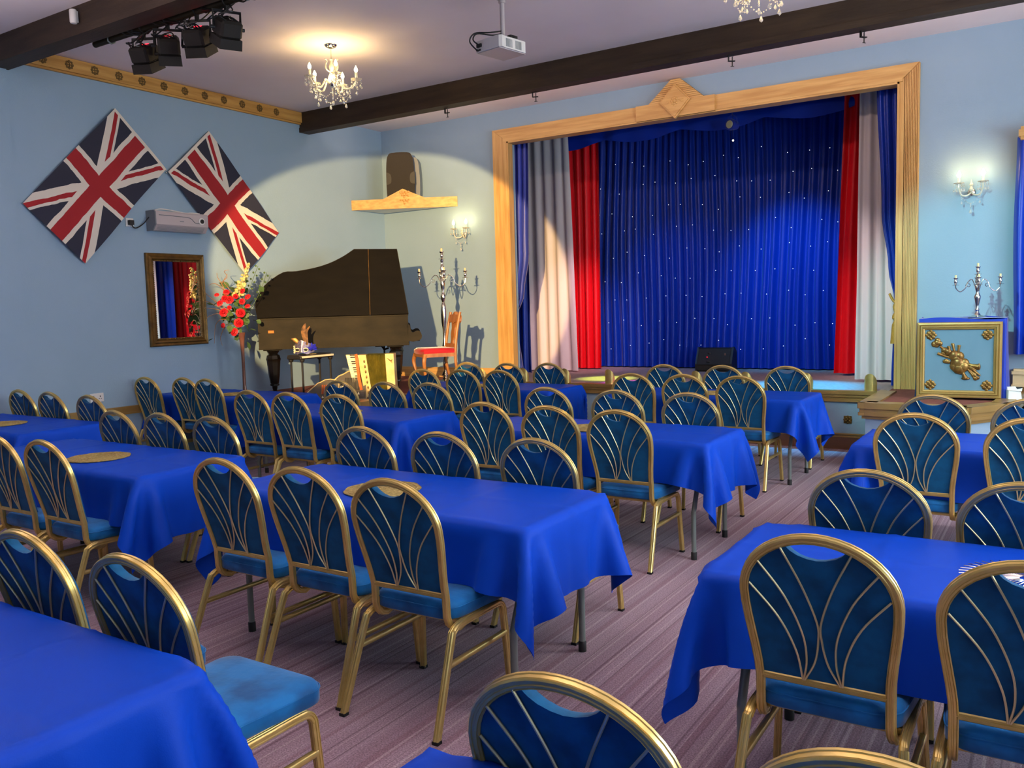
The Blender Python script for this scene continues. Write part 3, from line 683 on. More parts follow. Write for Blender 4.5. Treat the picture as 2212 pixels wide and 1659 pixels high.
for (k, side), L in CH.items():
    for i, (x, y) in enumerate(L):
        if k == 'B3' and side == 'n': w = ('middle', 'right')[i]
        else: w = ORD[len(L)][i]
        lab = 'gold-framed blue velvet chair, %s on the %s side of the %s' % (w, 'camera' if side == 'n' else 'stage', TABLES[k][2])
        if ch0 is None: ch0 = make_chair(lab); ch0.location = (x, y, 0); ch0['group'] = 'gold-framed banquet chairs facing the stage'
        else: dup(ch0, (x, y, 0), rnd.uniform(-.012, .012), lab, 'gold-framed banquet chairs facing the stage')

# ------------------------------------------------------------------ placemats
def placemat(R, thick=.005, wires=False, nring=9):
    m = MB()
    if wires:
        for k in range(40):
            a = 2*PI*k/40
            for q in (.35, .6, .82):
                b = a+(.08 if q == .6 else 0); p0 = Vector((math.cos(b), math.sin(b), 0)); 
                m.tube([p0*R*(q-.22)+Vector((0, 0, .003)), p0*R*q+Vector((-p0.y, p0.x, 0))*.008+Vector((0, 0, .008)), p0*R*(q+.18)+Vector((0, 0, .003))], .0016, 4)
        return m
    for k in range(1, nring+1):
        r = R*k/nring-.004; n = max(16, 8*k)
        m.tube([((r+.003*math.sin(9*2*PI*i/n+k))*math.cos(2*PI*i/n), (r+.003*math.sin(9*2*PI*i/n+k))*math.sin(2*PI*i/n), thick*.5+.001*(i % 2)) for i in range(n)], thick*.5, 5, closed=True)
    m.lathe([(R-.004, .0005), (R-.004, thick*.7)], n=40)
    return m
pm = placemat(.185); zt = TH+.0065
for k, x, y, extra in (('A3', -2.70, 3.03, 0), ('A2', -2.70, 5.22, 0), ('A1', -2.70, 7.62, 0), ('B3', -4.95, 2.98, 0), ('B2', -5.13, 5.27, 0), ('B1', -5.25, 7.66, 0), ('C1', -7.42, 6.05, 0), ('C2', -7.36, 3.62, 0)):
    o = pm.build('placemat', 'mat') if k == 'A3' else o0.copy()
    if k == 'A3': o0 = o
    else: COL.objects.link(o)
    o.location = (x, y, zt); tag(o, 'round woven gold placemat on the '+TABLES[k][2], 'placemat', 'round gold placemats')
o = placemat(.185, wires=True).build('placemat', 'silver'); o.location = (-.06, 2.90, zt)
tag(o, 'open silver wire sunburst placemat on the right-hand middle table', 'placemat')
# ------------------------------------------------------------------ union flags on the left wall
def flag(label, T, L, R, seed):
    """T-R (or T-L) is the hoist edge; points are (y, z) on the wall"""
    t = thing('flag', label, 'flag', (XL, T[0], T[1]))
    T, A, B = Vector(T), Vector(L), Vector(R)      # A: far end of the long side, B: far end of the hoist
    nu, nv = 25, 15; r = random.Random(seed); p = r.uniform(0, 6)
    vs, uvs = [], []
    for i in range(nu):
        for j in range(nv):
            u, v = i/(nu-1), j/(nv-1); q = (A-T)*u+(B-T)*v
            e = .012*math.sin(u*PI)*math.sin(v*7+p)
            vs.append((.040+.012*math.sin(5*u+3*v+p)+.006*math.sin(11*u-6*v), q.x+e*.3, q.y+e-.012*math.sin(v*PI)*u)); uvs.append((u, v))
    fs = [(i*nv+j, (i+1)*nv+j, (i+1)*nv+j+1, i*nv+j+1) for i in range(nu-1) for j in range(nv-1)]
    o = MB().add(vs, fs).build('flag_cloth', 'flag', t, True, ang=180, solid=1)
    lay = o.data.uv_layers.new(name='UVMap')
    for l in o.data.loops: lay.data[l.index].uv = uvs[l.vertex_index]
    m = MB()
    for q in (Vector((0, 0)), B-T): m.ball((.02, q.x, q.y-.01), .010, 8, 5)
    m.build('pin', 'chrome', t); return t
flag('larger union flag hung diagonally on blue wall, left of the pair', (5.507, 3.781), (4.485, 2.714), (6.084, 3.224), 1)
flag('union flag hung diagonally on blue wall above the flowers, right of the pair', (6.686, 3.729), (7.683, 2.617), (6.094, 3.195), 2)

# ------------------------------------------------------------------ mirror, heater, sockets
mr = thing('wall_mirror', 'rectangular antique gold framed mirror on the left wall reflecting curtains', 'mirror', (XL, 6.135, 1.78))
def frame_mb(w, h, steps, m=None):
    m = m or MB(); r = []
    for (ins, d) in steps:
        r += [(d, -w+ins, -h+ins), (d, w-ins, -h+ins), (d, w-ins, h-ins), (d, -w+ins, h-ins)]
    fs = [(k*4+i, k*4+(i+1) % 4, (k+1)*4+(i+1) % 4, (k+1)*4+i) for k in range(len(steps)-1) for i in range(4)]
    return m.add(r, fs)
frame_mb(.375, .515, [(0, .002), (0, .03), (.012, .042), (.03, .036), (.045, .05), (.062, .046), (.075, .028), (.09, .022), (.09, .004)]).build('frame', 'oldgold', mr, False)
bd = MB()
for k in range(44):
    z = -.43+.86*k/43
    for s in (-1, 1): bd.ball((.03, s*.293, z), .008, 6, 4)
for k in range(30):
    y = -.29+.58*k/29
    for s in (-1, 1): bd.ball((.03, y, s*.433), .008, 6, 4)
tag(bd.build('beading', 'oldgold', mr), kind='stuff')
MB().box(.012, .018, -.29, .29, -.43, .43).build('mirror_glass', 'mirror', mr, False)

ht = thing('wall_heater', 'silver grey slimline fan heater mounted on the left wall under the flags', 'heater', (XL, 6.16, 2.64))
MB().prism([(0, -.105), (.10, -.105), (.155, -.04), (.155, .085), (.14, .105), (0, .105)], lambda a, b, w: (a, w, b), -.33, .345).build('casing', 'greyplastic', ht, False)
MB().prism([(0, -.11), (.105, -.11), (.16, -.04), (.16, .09), (.14, .11), (0, .11)], lambda a, b, w: (a, w, b), -.345, -.33).build('end_cap', 'darkgrey', ht, False)
gm = MB().tube(spl([(.157, -.29, .06), (.157, .05, .055), (.157, .12, .04), (.157, .17, .0), (.157, .23, -.005)], 5), .004, 6); gm.build('seam', 'darkgrey', ht)
MB().lathe([(.04, .150), (.04, .162), (.028, .164), (.001, .164)], (0, .255, .02), 20, 'x').build('dial_ring', 'white', ht)
MB().lathe([(.024, .15), (.024, .172), (.001, .172)], (0, .255, .02), 16, 'x').build('dial', 'black', ht)
gr = MB()
for k in range(7): gr.box(.105+.006*k, .108+.006*k, -.30, .30, -.1+.0075*k, -.094+.0075*k)
gr.build('outlet_grille', 'darkgrey', ht, False)
MB().box(.156, .1575, -.03, .02, .0, .008).build('badge', 'darkgrey', ht, False)
hc = MB().tube(spl([(.08, -.30, .108), (.07, -.2, .135), (.06, 0, .125), (.08, .1, .11), (.07, .2, .12), (.07, .3, .118)], 5), .006, 6).build('cable', 'white', ht)

def socket(name, label, loc, w, hgt, m, ax='x', plug=False):
    t = thing(name, label, 'socket', loc)
    def B(mb, a0, a1, d0, d1, z0, z1): return mb.box(d0, d1, a0, a1, z0, z1, .002) if ax == 'x' else mb.box(a0, a1, -d1, -d0, z0, z1, .002)
    B(MB(), -w, w, 0, .012, -hgt, hgt).build('face_plate', m, t, False)
    n = 2 if w > .06 else 1; hl = MB()
    for k in range(n):
        c = (k-.5*(n-1))*.07
        for a, z, sa, sz in ((0, .012, .004, .009), (-.011, -.012, .006, .003), (.011, -.012, .006, .003)): B(hl, c+a-sa, c+a+sa, .0115, .013, z-sz, z+sz)
    hl.build('socket_slots', 'black', t, False)
    if plug:
        p = B(MB(), -.026, .026, .012, .055, -.028, .022).build('plug', 'black', t, False)
        MB().tube(spl([(.04, 0, -.02), (.035, .03, -.055), (.03, .08, -.05), (.04, .15, -.0), (.05, .20, .06), (.055, .25, .1)], 6), .006, 6).build('cable', 'cableblack', t)
    return t
socket('wall_socket', 'white single socket with black plug left of the wall heater', (XL, 5.61, 2.61), .045, .045, 'white', plug=True)
socket('wall_socket', 'white double socket low on the left wall behind the chairs', (XL, 5.10, .775), .075, .045, 'white')

# ------------------------------------------------------------------ corner shelf and loudspeaker
cs = thing('corner_shelf', 'triangular pine corner shelf with carved pediment holding a loudspeaker', 'shelf', (0, 0, 0))
PA, PB_ = Vector((XL, 9.07, 0)), Vector((-7.09, YS, 0)); dv = (PB_-PA).normalized(); nv_ = Vector((dv.y, -dv.x, 0)); LS = (PB_-PA).length
fS = lambda a, b, w: tuple(PA+dv*a+nv_*w+Vector((0, 0, b)))
MB().prism([(XL, 9.09), (-7.11, YS), (XL, YS)], lambda a, b, z: (a, b, z), 3.012, 3.035).build('shelf_board', 'white', cs, False)
MB().prism([(0, 3.005), (LS, 3.005), (LS, 3.142), (0, 3.142)], fS, -.02, .012).build('fascia_board', 'pine', cs, False)
MB().prism([(LS*.30, 3.140), (LS*.70, 3.140), (LS*.49, 3.275)], fS, -.012, .014).build('pediment', 'pine', cs, False)
ca = MB()
for (a, z, r) in ((-.05, 3.225, .022), (-.02, 3.23, .026), (.025, 3.228, .026), (.06, 3.23, .02), (-.03, 3.19, .022), (.0, 3.195, .026), (.035, 3.19, .018), (0, 3.16, .02), (.055, 3.17, .014), (-.05, 3.12, .02), (-.01, 3.115, .024), (.03, 3.118, .024), (.065, 3.125, .016), (.0, 3.085, .02), (.045, 3.095, .014), (.0, 3.06, .015)):
    p = fS(LS*.505+a, z, .016); ca.ball(p, r, 8, 5, (1, .8, .8))
ca.build('carved_garland', 'pine', cs)
sp = thing('loudspeaker', 'dark grey moulded loudspeaker standing on the pine corner shelf', 'speaker', (-7.845, 9.50, 3.036), math.atan2(dv.y, dv.x))
pr_ = [(-.19, 0), (.17, 0), (.185, .10), (.195, .35), (.185, .60), (.16, .70), (.10, .735), (-.11, .735), (-.17, .70), (-.195, .60), (-.205, .35), (-.20, .12)]
MB().prism([p for p in spl2(pr_, 3, True)], lambda a, b, w: (a*(1-.25*(w > .05)), w, b), -.13, .12).build('cabinet', 'blackrough', sp, ang=30)
MB().prism([p for p in spl2([(a*.97+.06, b*.93) for a, b in pr_], 3, True)], lambda a, b, w: (a, w, b), -.02, .14).build('cabinet_front', 'darkgrey', sp, ang=30)
for sx in (-1, 1): MB().prism(spl2([(sx*.20, .30), (sx*.14, .32), (sx*.13, .39), (sx*.15, .45), (sx*.20, .47)], 3), lambda a, b, w: (a, w, b), -.134, -.10).build('handle_recess', 'black', sp, ang=30)

# ------------------------------------------------------------------ grand piano
PO = Vector((-8.038, 6.94, SZ)); PP = math.radians(39.5); PR = math.atan2(.539, .842)
pn = thing('grand_piano', 'worn black grand piano with raised lid across the corner on the platform', 'piano', PO, PP)
plan = [(0.0, 0), (1.775, 0), (1.775, 1.42)]+[p for p in spl2([(1.775, 1.42), (1.42, 1.40), (1.08, 1.22), (.78, .92), (.50, .68), (.22, .52), (.04, .40), (0, .30)], 4)][1:]
MB().prism(plan, lambda a, b, w: (a, b, w), .555, .905).build('case', 'pianocase', pn, False, ang=30)
MB().prism([(a*1.004-.002, b*1.01-.006) for a, b in plan], lambda a, b, w: (a, b, w), .545, .567).build('case_moulding', 'pianocase', pn, False)
ck = [(1.76, .60), (1.90, .60), (1.935, .635), (1.932, .68), (1.91, .712), (1.87, .716), (1.84, .70), (1.815, .705), (1.805, .735), (1.80, .78), (1.775, .80), (1.76, .80)]
for y0, y1 in ((0, .07), (1.35, 1.42)): MB().prism(spl2(ck, 2, True), lambda a, b, w: (a, w, b), y0, y1).build('key_cheek', 'pianocase', pn, ang=30)
MB().box(1.76, 1.91, .07, 1.35, .59, .645).build('key_bed', 'pianocase', pn, False)
MB().box(1.775, 1.895, .09, 1.33, .645, .66).build('white_keys', 'ivory', pn, False)
MB().box(1.76, 1.778, .07, 1.35, .66, .80).build('fall_board', 'piano', pn, False)
tl = math.radians(22)
LIDP = [(0, 0), (-.023, .126), (-.014, .233), (.028, .339), (.124, .457), (.298, .581), (.452, .592), (.673, .632), (.851, .690), (.98, .755), (1.065, .809), (1.15, .872), (1.671, .864), (1.782, 0)]
lidf = lambda a, b, w: (a, b*math.sin(tl)-w*math.cos(tl), .918+b*math.cos(tl)+w*math.sin(tl))
lsm = [LIDP[0]]+[p for p in spl2(LIDP[1:12], 3)]+LIDP[12:]
split = 1.327; k0 = [p for p in lsm if p[0] <= 1.30]
MB().prism([(.002, 0)]+k0[1:]+[(1.320, .868), (split-.003, 0)], lidf, 0, .022).build('lid', 'piano', pn, ang=30)
MB().prism([(split, 0), (1.324, .868), (1.671, .864), (1.782, 0)], lidf, 0, .022).build('lid_front_flap', 'piano', pn, False)
MB().tube([lidf(a, b, .024) for a, b in ((split-.001, .002), (1.322, .867))], .004, 6).build('brass_hinge', 'oldgold', pn)
MB().tube([lidf(a, b, .02) for a, b in lsm[1:]], .0045, 6).build('lid_edge', 'pianocase', pn)
MB().box(.0, 1.78, -.012, .0, .902, .918).build('rim_strip', 'pianocase', pn, False)
MB().box(.116, .183, -.004, 0, .742, .772).build('paper_tag', 'paper', pn, False)
legp = [(.055, .545), (.075, .52), (.06, .50), (.05, .485), (.075, .47), (.08, .45), (.085, .43), (.088, .425), (.08, .40), (.066, .23), (.052, .135), (.045, .13), (.055, .12), (.056, .105), (.032, .095), (.03, .07), (.022, .04), (.024, .03), (.03, .02), (.03, .0)]
for x, y in ((.14, .13), (1.61, .13), (1.61, 1.27)):
    lg = MB().lathe(list(reversed(legp)), (x, y, 0), 8).build('leg', 'pianoleg', pn, False)
    MB().box(x-.10, x+.10, y-.09, y+.09, .53, .556).build('leg_block', 'pianocase', lg, False)
ly = MB().box(1.42, 1.50, .50, .62, .12, .17).box(1.45, 1.47, .52, .54, .17, .55).box(1.45, 1.47, .58, .60, .17, .55)
ly.tube([(1.35, .45, .53), (1.43, .45, .53), (1.46, .47, .48), (1.52, .47, .50)], .014, 6); ly.build('pedal_lyre', 'pianoleg', pn, False)

# ------------------------------------------------------------------ candelabra
def lathe_part(prof, m, parent, c=(0, 0, 0), n=14, name='part'): return MB().lathe(prof, c, n).build(name, m, parent, ang=35)
CUP = [(.001, 0), (.034, .002), (.036, .005), (.012, .010), (.008, .016), (.014, .026), (.017, .040), (.013, .055), (.011, .062), (.020, .070), (.024, .076), (.024, .079), (.010, .080)]
def candelabrum(label, loc, rot, stem, hub, R, zc, zcen, k=1.0):
    t = thing('candelabra', label, 'candelabra', loc, rot)
    lathe_part(stem, 'silver', t, n=16, name='stem')
    def cup(par, x, y, z, s):
        c = MB().lathe([(r*s, zz*s) for r, zz in CUP], (x, y, z), 12).build('candle_cup', 'silver', par, ang=35)
        return c
    for a in (0, PI/2, PI, 1.5*PI):
        c, s = math.cos(a), math.sin(a); P = []
        for r, z in ((.012, hub-.02), (.25*R, hub+.045*k*2), (.45*R, hub+.06*k), (.55*R, hub-.005), (.78*R, hub-.05*k), (.97*R, hub-.01), (R, zc)): P.append((r*c, r*s, z))
        arm = MB().tube(spl(P, 6), .0055*k, 7)
        sc = [(( .42*R+.03*k*q*math.cos(th))*c, (.42*R+.03*k*q*math.cos(th))*s, hub+.02*k+.03*k*q*math.sin(th)) for th, q in [(i*.6, 1-i*.07) for i in range(11)]]
        arm.tube(sc, .004*k, 6)
        ao = arm.build('arm', 'silver', t)
        cup(ao, R*c, R*s, zc, 1.15*k)
        MB().lathe([(.011*k, 0), (.012*k, .03*k), (.006*k, .034*k), (.001, .034*k)], (R*c, R*s, zc+.092*k), 10).build('candle', 'candle', ao)
    cc = cup(t, 0, 0, zcen, 1.2*k)
    MB().lathe([(.012*k, 0), (.013*k, .035*k), (.006*k, .04*k), (.001, .04*k)], (0, 0, zcen+.096*k), 10).build('candle', 'candle', cc)
    return t
fl = [(.15, 0), (.155, .015), (.13, .03), (.09, .045), (.045, .06), (.03, .09), (.05, .12), (.035, .15), (.018, .18), (.028, .24), (.034, .28), (.02, .33), (.014, .38), (.024, .44), (.03, .50), (.02, .55), (.014, .60), (.022, .72), (.032, .80), (.036, .95), (.030, 1.02), (.016, 1.06), (.028, 1.10), (.034, 1.13), (.02, 1.17), (.014, 1.2), (.026, 1.25), (.032, 1.30), (.022, 1.36), (.014, 1.40), (.022, 1.45), (.028, 1.5), (.016, 1.54), (.012, 1.56), (.02, 1.58), (.022, 1.60), (.01, 1.605)]
candelabrum('tall silver five-light floor candelabra behind the red chair', (-6.715, 8.85, SZ), PR+.15, fl, 1.31, .295, 1.36, 1.605, 1.05)
ts = [(.075, 0), (.078, .008), (.06, .016), (.03, .03), (.016, .045), (.012, .06), (.018, .075), (.012, .09), (.014, .12), (.026, .18), (.028, .20), (.016, .225), (.012, .24), (.02, .265), (.024, .285), (.014, .31), (.01, .34), (.018, .37), (.012, .395), (.01, .40)]
candelabrum('silver five-light table candelabra standing on the blue draped pedestal', (-.655, 9.05, 1.372), .12, ts, .285, .182, .305, .40, .78)

# ------------------------------------------------------------------ red seated side chair
rc = thing('side_chair', 'carved wooden side chair with red velvet seat beside the piano', 'chair', (-6.47, 8.34, SZ), 0)
fdir = Vector((-.842, -.539, 0))*math.cos(.38)+Vector((.54, -.84, 0))*math.sin(.38); rc.rotation_euler = (0, 0, math.atan2(-fdir.x, fdir.y))
MB().prism([(-.21, -.2), (.21, -.2), (.235, .22), (-.235, .22)], lambda a, b, w: (a, b, w), .395, .44).build('seat_rail', 'beech', rc, False)
s = MB(); rings = [(.43, 1.0), (.46, 1.03), (.485, 1.0), (.50, .88), (.505, .6)]; base = spl2([(-.20, -.19), (.20, -.19), (.225, .21), (-.225, .21)], 1, True)
base = [(-.2, -.19), (0, -.2), (.2, -.19), (.215, 0), (.225, .21), (.1, .225), (-.1, .225), (-.225, .21), (-.215, 0)]
vs = [(x*k, y*k, z) for z, k in rings for x, y in base]; n = len(base)
s.add(vs, [(k*n+i, k*n+(i+1) % n, (k+1)*n+(i+1) % n, (k+1)*n+i) for k in range(len(rings)-1) for i in range(n)]+[tuple(range((len(rings)-1)*n, len(rings)*n))]); s.build('seat_cushion', 'redvelvet', rc, ang=70)
for sx in (-1, 1):
    MB().tube(spl([(sx*.215, .20, .42), (sx*.235, .22, .34), (sx*.215, .205, .2), (sx*.205, .20, .06), (sx*.215, .22, .0)], 5), .022, 8, radii=[1.3-.6*min(1, i/14) for i in range(21)]).build('leg', 'beech', rc)
    MB().tube(spl([(sx*.195, -.27, 0), (sx*.195, -.20, .25), (sx*.195, -.19, .45), (sx*.19, -.22, .7), (sx*.185, -.27, .93)], 5), .018, 8).build('leg', 'beech', rc)
MB().prism(spl2([(-.20, .86), (-.15, .90), (-.06, .90), (0, .935), (.06, .90), (.15, .90), (.20, .86), (.19, .80), (.08, .81), (0, .79), (-.08, .81), (-.19, .80)], 3, True), lambda a, b, w: (a, -.20-.075*(b-.45)/.48+w-.0, b), -.02, .02).build('crest_rail', 'beech', rc, ang=30)
MB().prism(spl2([(-.05, .52), (-.035, .58), (-.07, .66), (-.06, .74), (-.09, .82), (.09, .82), (.06, .74), (.07, .66), (.035, .58), (.05, .52)], 3, True), lambda a, b, w: (a, -.20-.075*(b-.45)/.48+w, b), -.009, .009).build('back_splat', 'beech', rc, ang=30)
MB().box(-.19, .19, -.215, -.185, .50, .545).build('back_rail', 'beech', rc, False)

# ------------------------------------------------------------------ accordion, harps, toy keyboard, mask
ac = thing('accordion', 'cream piano accordion with olive bellows standing upright in front of piano', 'accordion', (-6.44, 7.13, SZ+.02), PR)
f2 = lambda a, b, w: (a, w, b)
MB().prism([(-.285, .475), (-.175, .475), (-.085, .015), (-.19, .015)], f2, .02, .07).build('keyboard_board', 'accordion', ac, False)
kb = MB(); bk = MB()
for i in range(19):
    z0 = .03+i*.0232; x0 = -.19+(.015-z0)/(.46)*.095+.004
    kb.box(x0, x0+.095, .0, .02, z0, z0+.0212)
    if i % 7 not in (2, 6): bk.box(x0+.04, x0+.095, -.008, .004, z0+.016, z0+.028)
kb.build('white_keys', 'ivory', ac, False); bk.build('black_keys', 'black', ac, False)
MB().prism([(-.155, .47), (-.055, .47), (.0, .0), (-.075, .0)], f2, -.02, .17).build('treble_body', 'accordion', ac, False)
MB().prism([(-.10, .462), (-.062, .462), (-.01, .012), (-.045, .012)], f2, -.026, -.018).build('treble_grille', 'accordion', ac, False)
og = MB()
for i in range(7):
    z = .05+i*.058; x = -.032-(z/.47)*.05; og.ball((x, -.026, z), .014, 8, 4, (.7, .3, 1.3))
og.build('ornament', 'oldgold', ac)
bl = MB(); npl = 15
for i in range(npl):
    t0, t1 = i/npl, (i+1)/npl
    a0, a1 = (-.053+t0*.213, .0+t0*.172), (-.053+t1*.213, .0+t1*.172); md = ((a0[0]+a1[0])/2, (a0[1]+a1[1])/2)
    for (p, q, d0, d1) in ((a0, md, .012, -.012), (md, a1, -.012, .012)):
        bl.add([(p[0], d0-.005, .465-d0), (q[0], d1-.005, .465-d1), (q[1], d1-.005, .012+d1), (p[1], d0-.005, .012+d0), (p[0], .165, .465-d0), (q[0], .165, .465-d1), (q[1], .165, .012), (p[1], .165, .012)], [(0, 1, 2, 3), (0, 4, 5, 1), (1, 5, 6, 2), (3, 2, 6, 7), (7, 6, 5, 4)])
bl.build('bellows', 'bellows', ac, False)
MB().prism([(.158, .475), (.252, .475), (.262, .0), (.172, .0)], f2, -.02, .17).build('bass_body', 'accordion', ac, False)
em = MB()
for i in range(5): em.tube([(.18+.012*i, -.022, .43-.01*i), (.235, -.022, .37+.012*i)], .002, 4)
em.build('bass_ornament', 'goldleaf', ac)
MB().tube(spl([(-.165, -.01, .48), (-.15, -.05, .40), (-.135, -.04, .2), (-.11, -.02, .04), (-.07, .0, .005)], 6), 1, prof=[(-.016, -.002), (.016, -.002), (.016, .002), (-.016, .002)], up=(0, 1, 0)).build('shoulder_strap', 'orange', ac)

def harp(label, loc, rot, k, bars, hole):
    t = thing('autoharp', label, 'zither', loc, rot)
    P = [(-.26, .0), (.20, .0), (.20, .23), (.17, .255), (.10, .27), (.03, .262), (-.02, .235), (-.06, .22), (-.25, .05)]
    P = [(a*k, b*k) for a, b in P]; la = math.radians(14)
    fh = lambda a, b, w: (a, w*math.cos(la)+b*math.sin(la), b*math.cos(la)-w*math.sin(la))
    MB().prism(P, fh, .004, .045).build('body', 'harp', t, False)
    MB().tube([fh(a, b, .006) for a, b in P], .006*k, 6, closed=True).tube([fh(a, b, .044) for a, b in P], .006*k, 6, closed=True).build('binding', 'harpedge', t)
    m = MB()
    for i in range(bars):
        x = (.0+i*.145/bars)*k; m.prism([(x, .09*k), (x+.009*k, .09*k), (x+.009*k, .20*k), (x, .20*k)], fh, -.012, .004)
    m.build('chord_bars', 'orange' if bars < 8 else 'black', t, False)
    m = MB()
    for i in range(9): m.tube([fh((-.16+.02*i)*k, (.03+.005*i)*k, .0), fh(.18*k, (.03+.005*i)*k, .0)], .0012, 4)
    m.build('strings', 'chrome', t)
    m = MB()
    for i in range(7):
        m.prism([((.0+i*.02)*k, .045*k), ((.01+i*.02)*k, .07*k), ((.02+i*.02)*k, .045*k)], fh, -.003, .004)
    m.build('finger_rest', 'ivory', t, False)
    if hole: MB().lathe([(.001, 0), (.032, 0), (.034, .003), (.024, .004), (.022, .001), (.001, .001)], (0, 0, 0), 20, 'y').xf(Matrix.Translation(fh(-.03*k, .10*k, .0))).build('rosette', 'ivory', t)
    return t
harp('smaller black autoharp with pale edging leaning at the front of the platform', (-6.79, 6.69, SZ), PR-.1, .92, 6, False)
harp('larger black autoharp with sound hole leaning behind the smaller one', (-6.68, 6.93, SZ), PR-.1, 1.22, 11, True)
bx = thing('wooden_box', 'small pale wooden box with open panel next to the autoharps', 'box', (-6.47, 6.74, SZ), PR)
MB().box(-.055, .055, 0, .09, 0, .13, .003).build('carcass', 'harpedge', bx, False)
MB().box(-.055, .055, -.008, 0, 0, .02).box(-.055, .055, -.008, 0, .11, .13).box(-.055, -.04, -.008, 0, 0, .13).box(.04, .055, -.008, 0, 0, .13).build('rim', 'harpedge', bx, False)
MB().box(-.04, .04, -.002, .0, .02, .11).build('inner_panel', 'ivory', bx, False)

tk = thing('small_keyboard', 'small black keyboard on slim legs in front of the piano', 'keyboard', (-7.30, 6.90, SZ), .06)
MB().box(-.22, 0, 0, .56, .44, .475, .008).box(-.22, -.03, .01, .55, .47, .49, .004).build('body', 'black', tk, False)
kb = MB()
for i in range(26): kb.box(-.03, .012, .02+i*.0204, .039+i*.0204, .455, .476)
kb.build('white_keys', 'ivory', tk, False)
MB().box(-.10, -.035, .22, .30, .488, .493).build('music_label', 'accordion', tk, False)
for x, y in ((-.02, .04), (-.02, .52), (-.19, .04), (-.19, .52)):
    lg = MB().tube([(x, y, 0), (x, y, .44)], .012, 8).build('leg', 'black', tk)
    MB().lathe([(.02, .41), (.028, .425), (.028, .44)], (x, y, 0), 10).build('leg_collar', 'black', lg)
mk = thing('carnival_mask', 'silver carnival mask with brown feather and blue flower on small keyboard', 'mask', (-7.41, 7.02, SZ+.49), PR-.15)
def mf(u, v):
    x = (u-.5)*.24; z = .012+.15*v; top = 1-abs(u-.5)*1.1
    z = .015+(.055+.10*top)*v+.02*math.cos(u*PI*4)*(1-v)*.6
    return (x, .09*(2*abs(u-.5))**2-.02*math.exp(-((x/.025)**2))*(1-v), z)
MB().grid(mf, 29, 12).build('face', 'maskpaint', mk, ang=180, solid=1)
ey = MB()
for sx in (-1, 1): ey.ball((sx*.05, .008, .055), .024, 12, 6, (1, .35, .5))
ey.build('eye_hole', 'black', mk)
tr = MB()
for sx in (-1, 1): tr.tube([(sx*.05+.032*math.cos(a), .0, .055+.019*math.sin(a)) for a in [2*PI*i/16 for i in range(16)]], .0045, 5, closed=True)
tr.build('eye_trim', 'ivory', mk)
be = MB()
for i in range(7): be.ball((-.125+.006*(i % 2), .09, .02+.012*i), .012, 6, 4)
be.build('pearl_trim', 'ivory', mk)
def feather(base, tip, w, name, m):
    b, t = Vector(base), Vector(tip); d = t-b; mid = b+d*.5+Vector((-.03, 0, .03)); pts = spl([b, mid, t], 8); n = len(pts); sd = Vector((.9, .2, .1)).normalized()
    vs = []
    for i, p in enumerate(pts):
        k = w*math.sin(PI*min(1, .08+.92*i/(n-1)))**.6*(1 if i < n-1 else .05); vs += [p-sd*k, p+Vector((0, -.006, 0)), p+sd*k]
    o = MB().add(vs, [(i*3+j, i*3+j+1, (i+1)*3+j+1, (i+1)*3+j) for i in range(n-1) for j in (0, 1)]).build(name, m, mk, ang=180, solid=1)
feather((.06, .02, .11), (.045, .04, .36), .028, 'feather', 'feather'); feather((.065, .03, .11), (.10, .04, .33), .018, 'feather', 'feather')
feather((-.03, .02, .12), (-.10, .02, .19), .03, 'feather', 'goldleaf')
bf = MB(); br = random.Random(2)
for i in range(26):
    a, b = br.uniform(0, 2*PI), br.uniform(-.6, 1.3); d = Vector((math.cos(a)*math.cos(b), math.sin(a)*math.cos(b)*.6, math.sin(b))); c = Vector((.125, .03, .06))
    e = d.orthogonal().normalized()*.014; L = br.uniform(.045, .085)
    bf.add([c, c+d*L*.6+e, c+d*L, c+d*L*.6-e], [(0, 1, 2, 3)])
bf.build('silk_flower', 'blueflower', mk, False)

# ------------------------------------------------------------------ flower arrangement
vs_ = thing('flower_vase', 'tall slender brown glass trumpet vase of red roses beside the piano', 'vase', (-8.02, 6.68, SZ))
MB().lathe([(.075, 0), (.075, .012), (.04, .03), (.024, .06), (.019, .16), (.018, .35), (.02, .55), (.026, .65), (.034, .72), (.046, .765), (.040, .765), (.02, .7), (.012, .6), (.001, .5)], n=18).build('vase_body', 'vase', vs_)
exv = Vector((.842, .539, 0)); eyv = Vector((-.539, .842, 0))
def V3(px, py, dep=0.):          # position in the bouquet plane, from offsets along the piano's spine direction
    return exv*((px-523)/186)+eyv*dep+Vector((0, 0, .745+(722-py)/186))
def rose_mb(k, seed):
    r = random.Random(seed); m = MB()
    for ring, (n, rad, tilt) in enumerate(((4, .25, .1), (5, .5, .45), (6, .8, .85), (7, 1.0, 1.15))):
        for i in range(n):
            a = 2*PI*i/n+ring*.5+r.uniform(-.15, .15); d = Vector((math.cos(a), math.sin(a), 0)); s = Vector((-d.y, d.x, 0))
            b = d*rad*.25*k; c = d*(rad*k*(.3+.5*math.sin(tilt)))+Vector((0, 0, k*.9*math.cos(tilt))); w = k*(.3+.35*rad)
            tip = d*(rad*k*(.45+.62*math.sin(tilt)))+Vector((0, 0, k*.80*math.cos(tilt)-.1*k*ring*.3))
            m.add([b-s*w*.4, b+s*w*.4, c+s*w*.8, tip+s*w*.35, tip-s*w*.35, c-s*w*.8], [(0, 1, 2, 5), (5, 2, 3, 4)])
    m.ball((0, 0, k*.45), k*.3, 8, 5); return m
rose_src = rose_mb(1, 3).build('rose', 'rose', vs_, ang=60, solid=1)
toC = Vector((.54, -.84, .25))
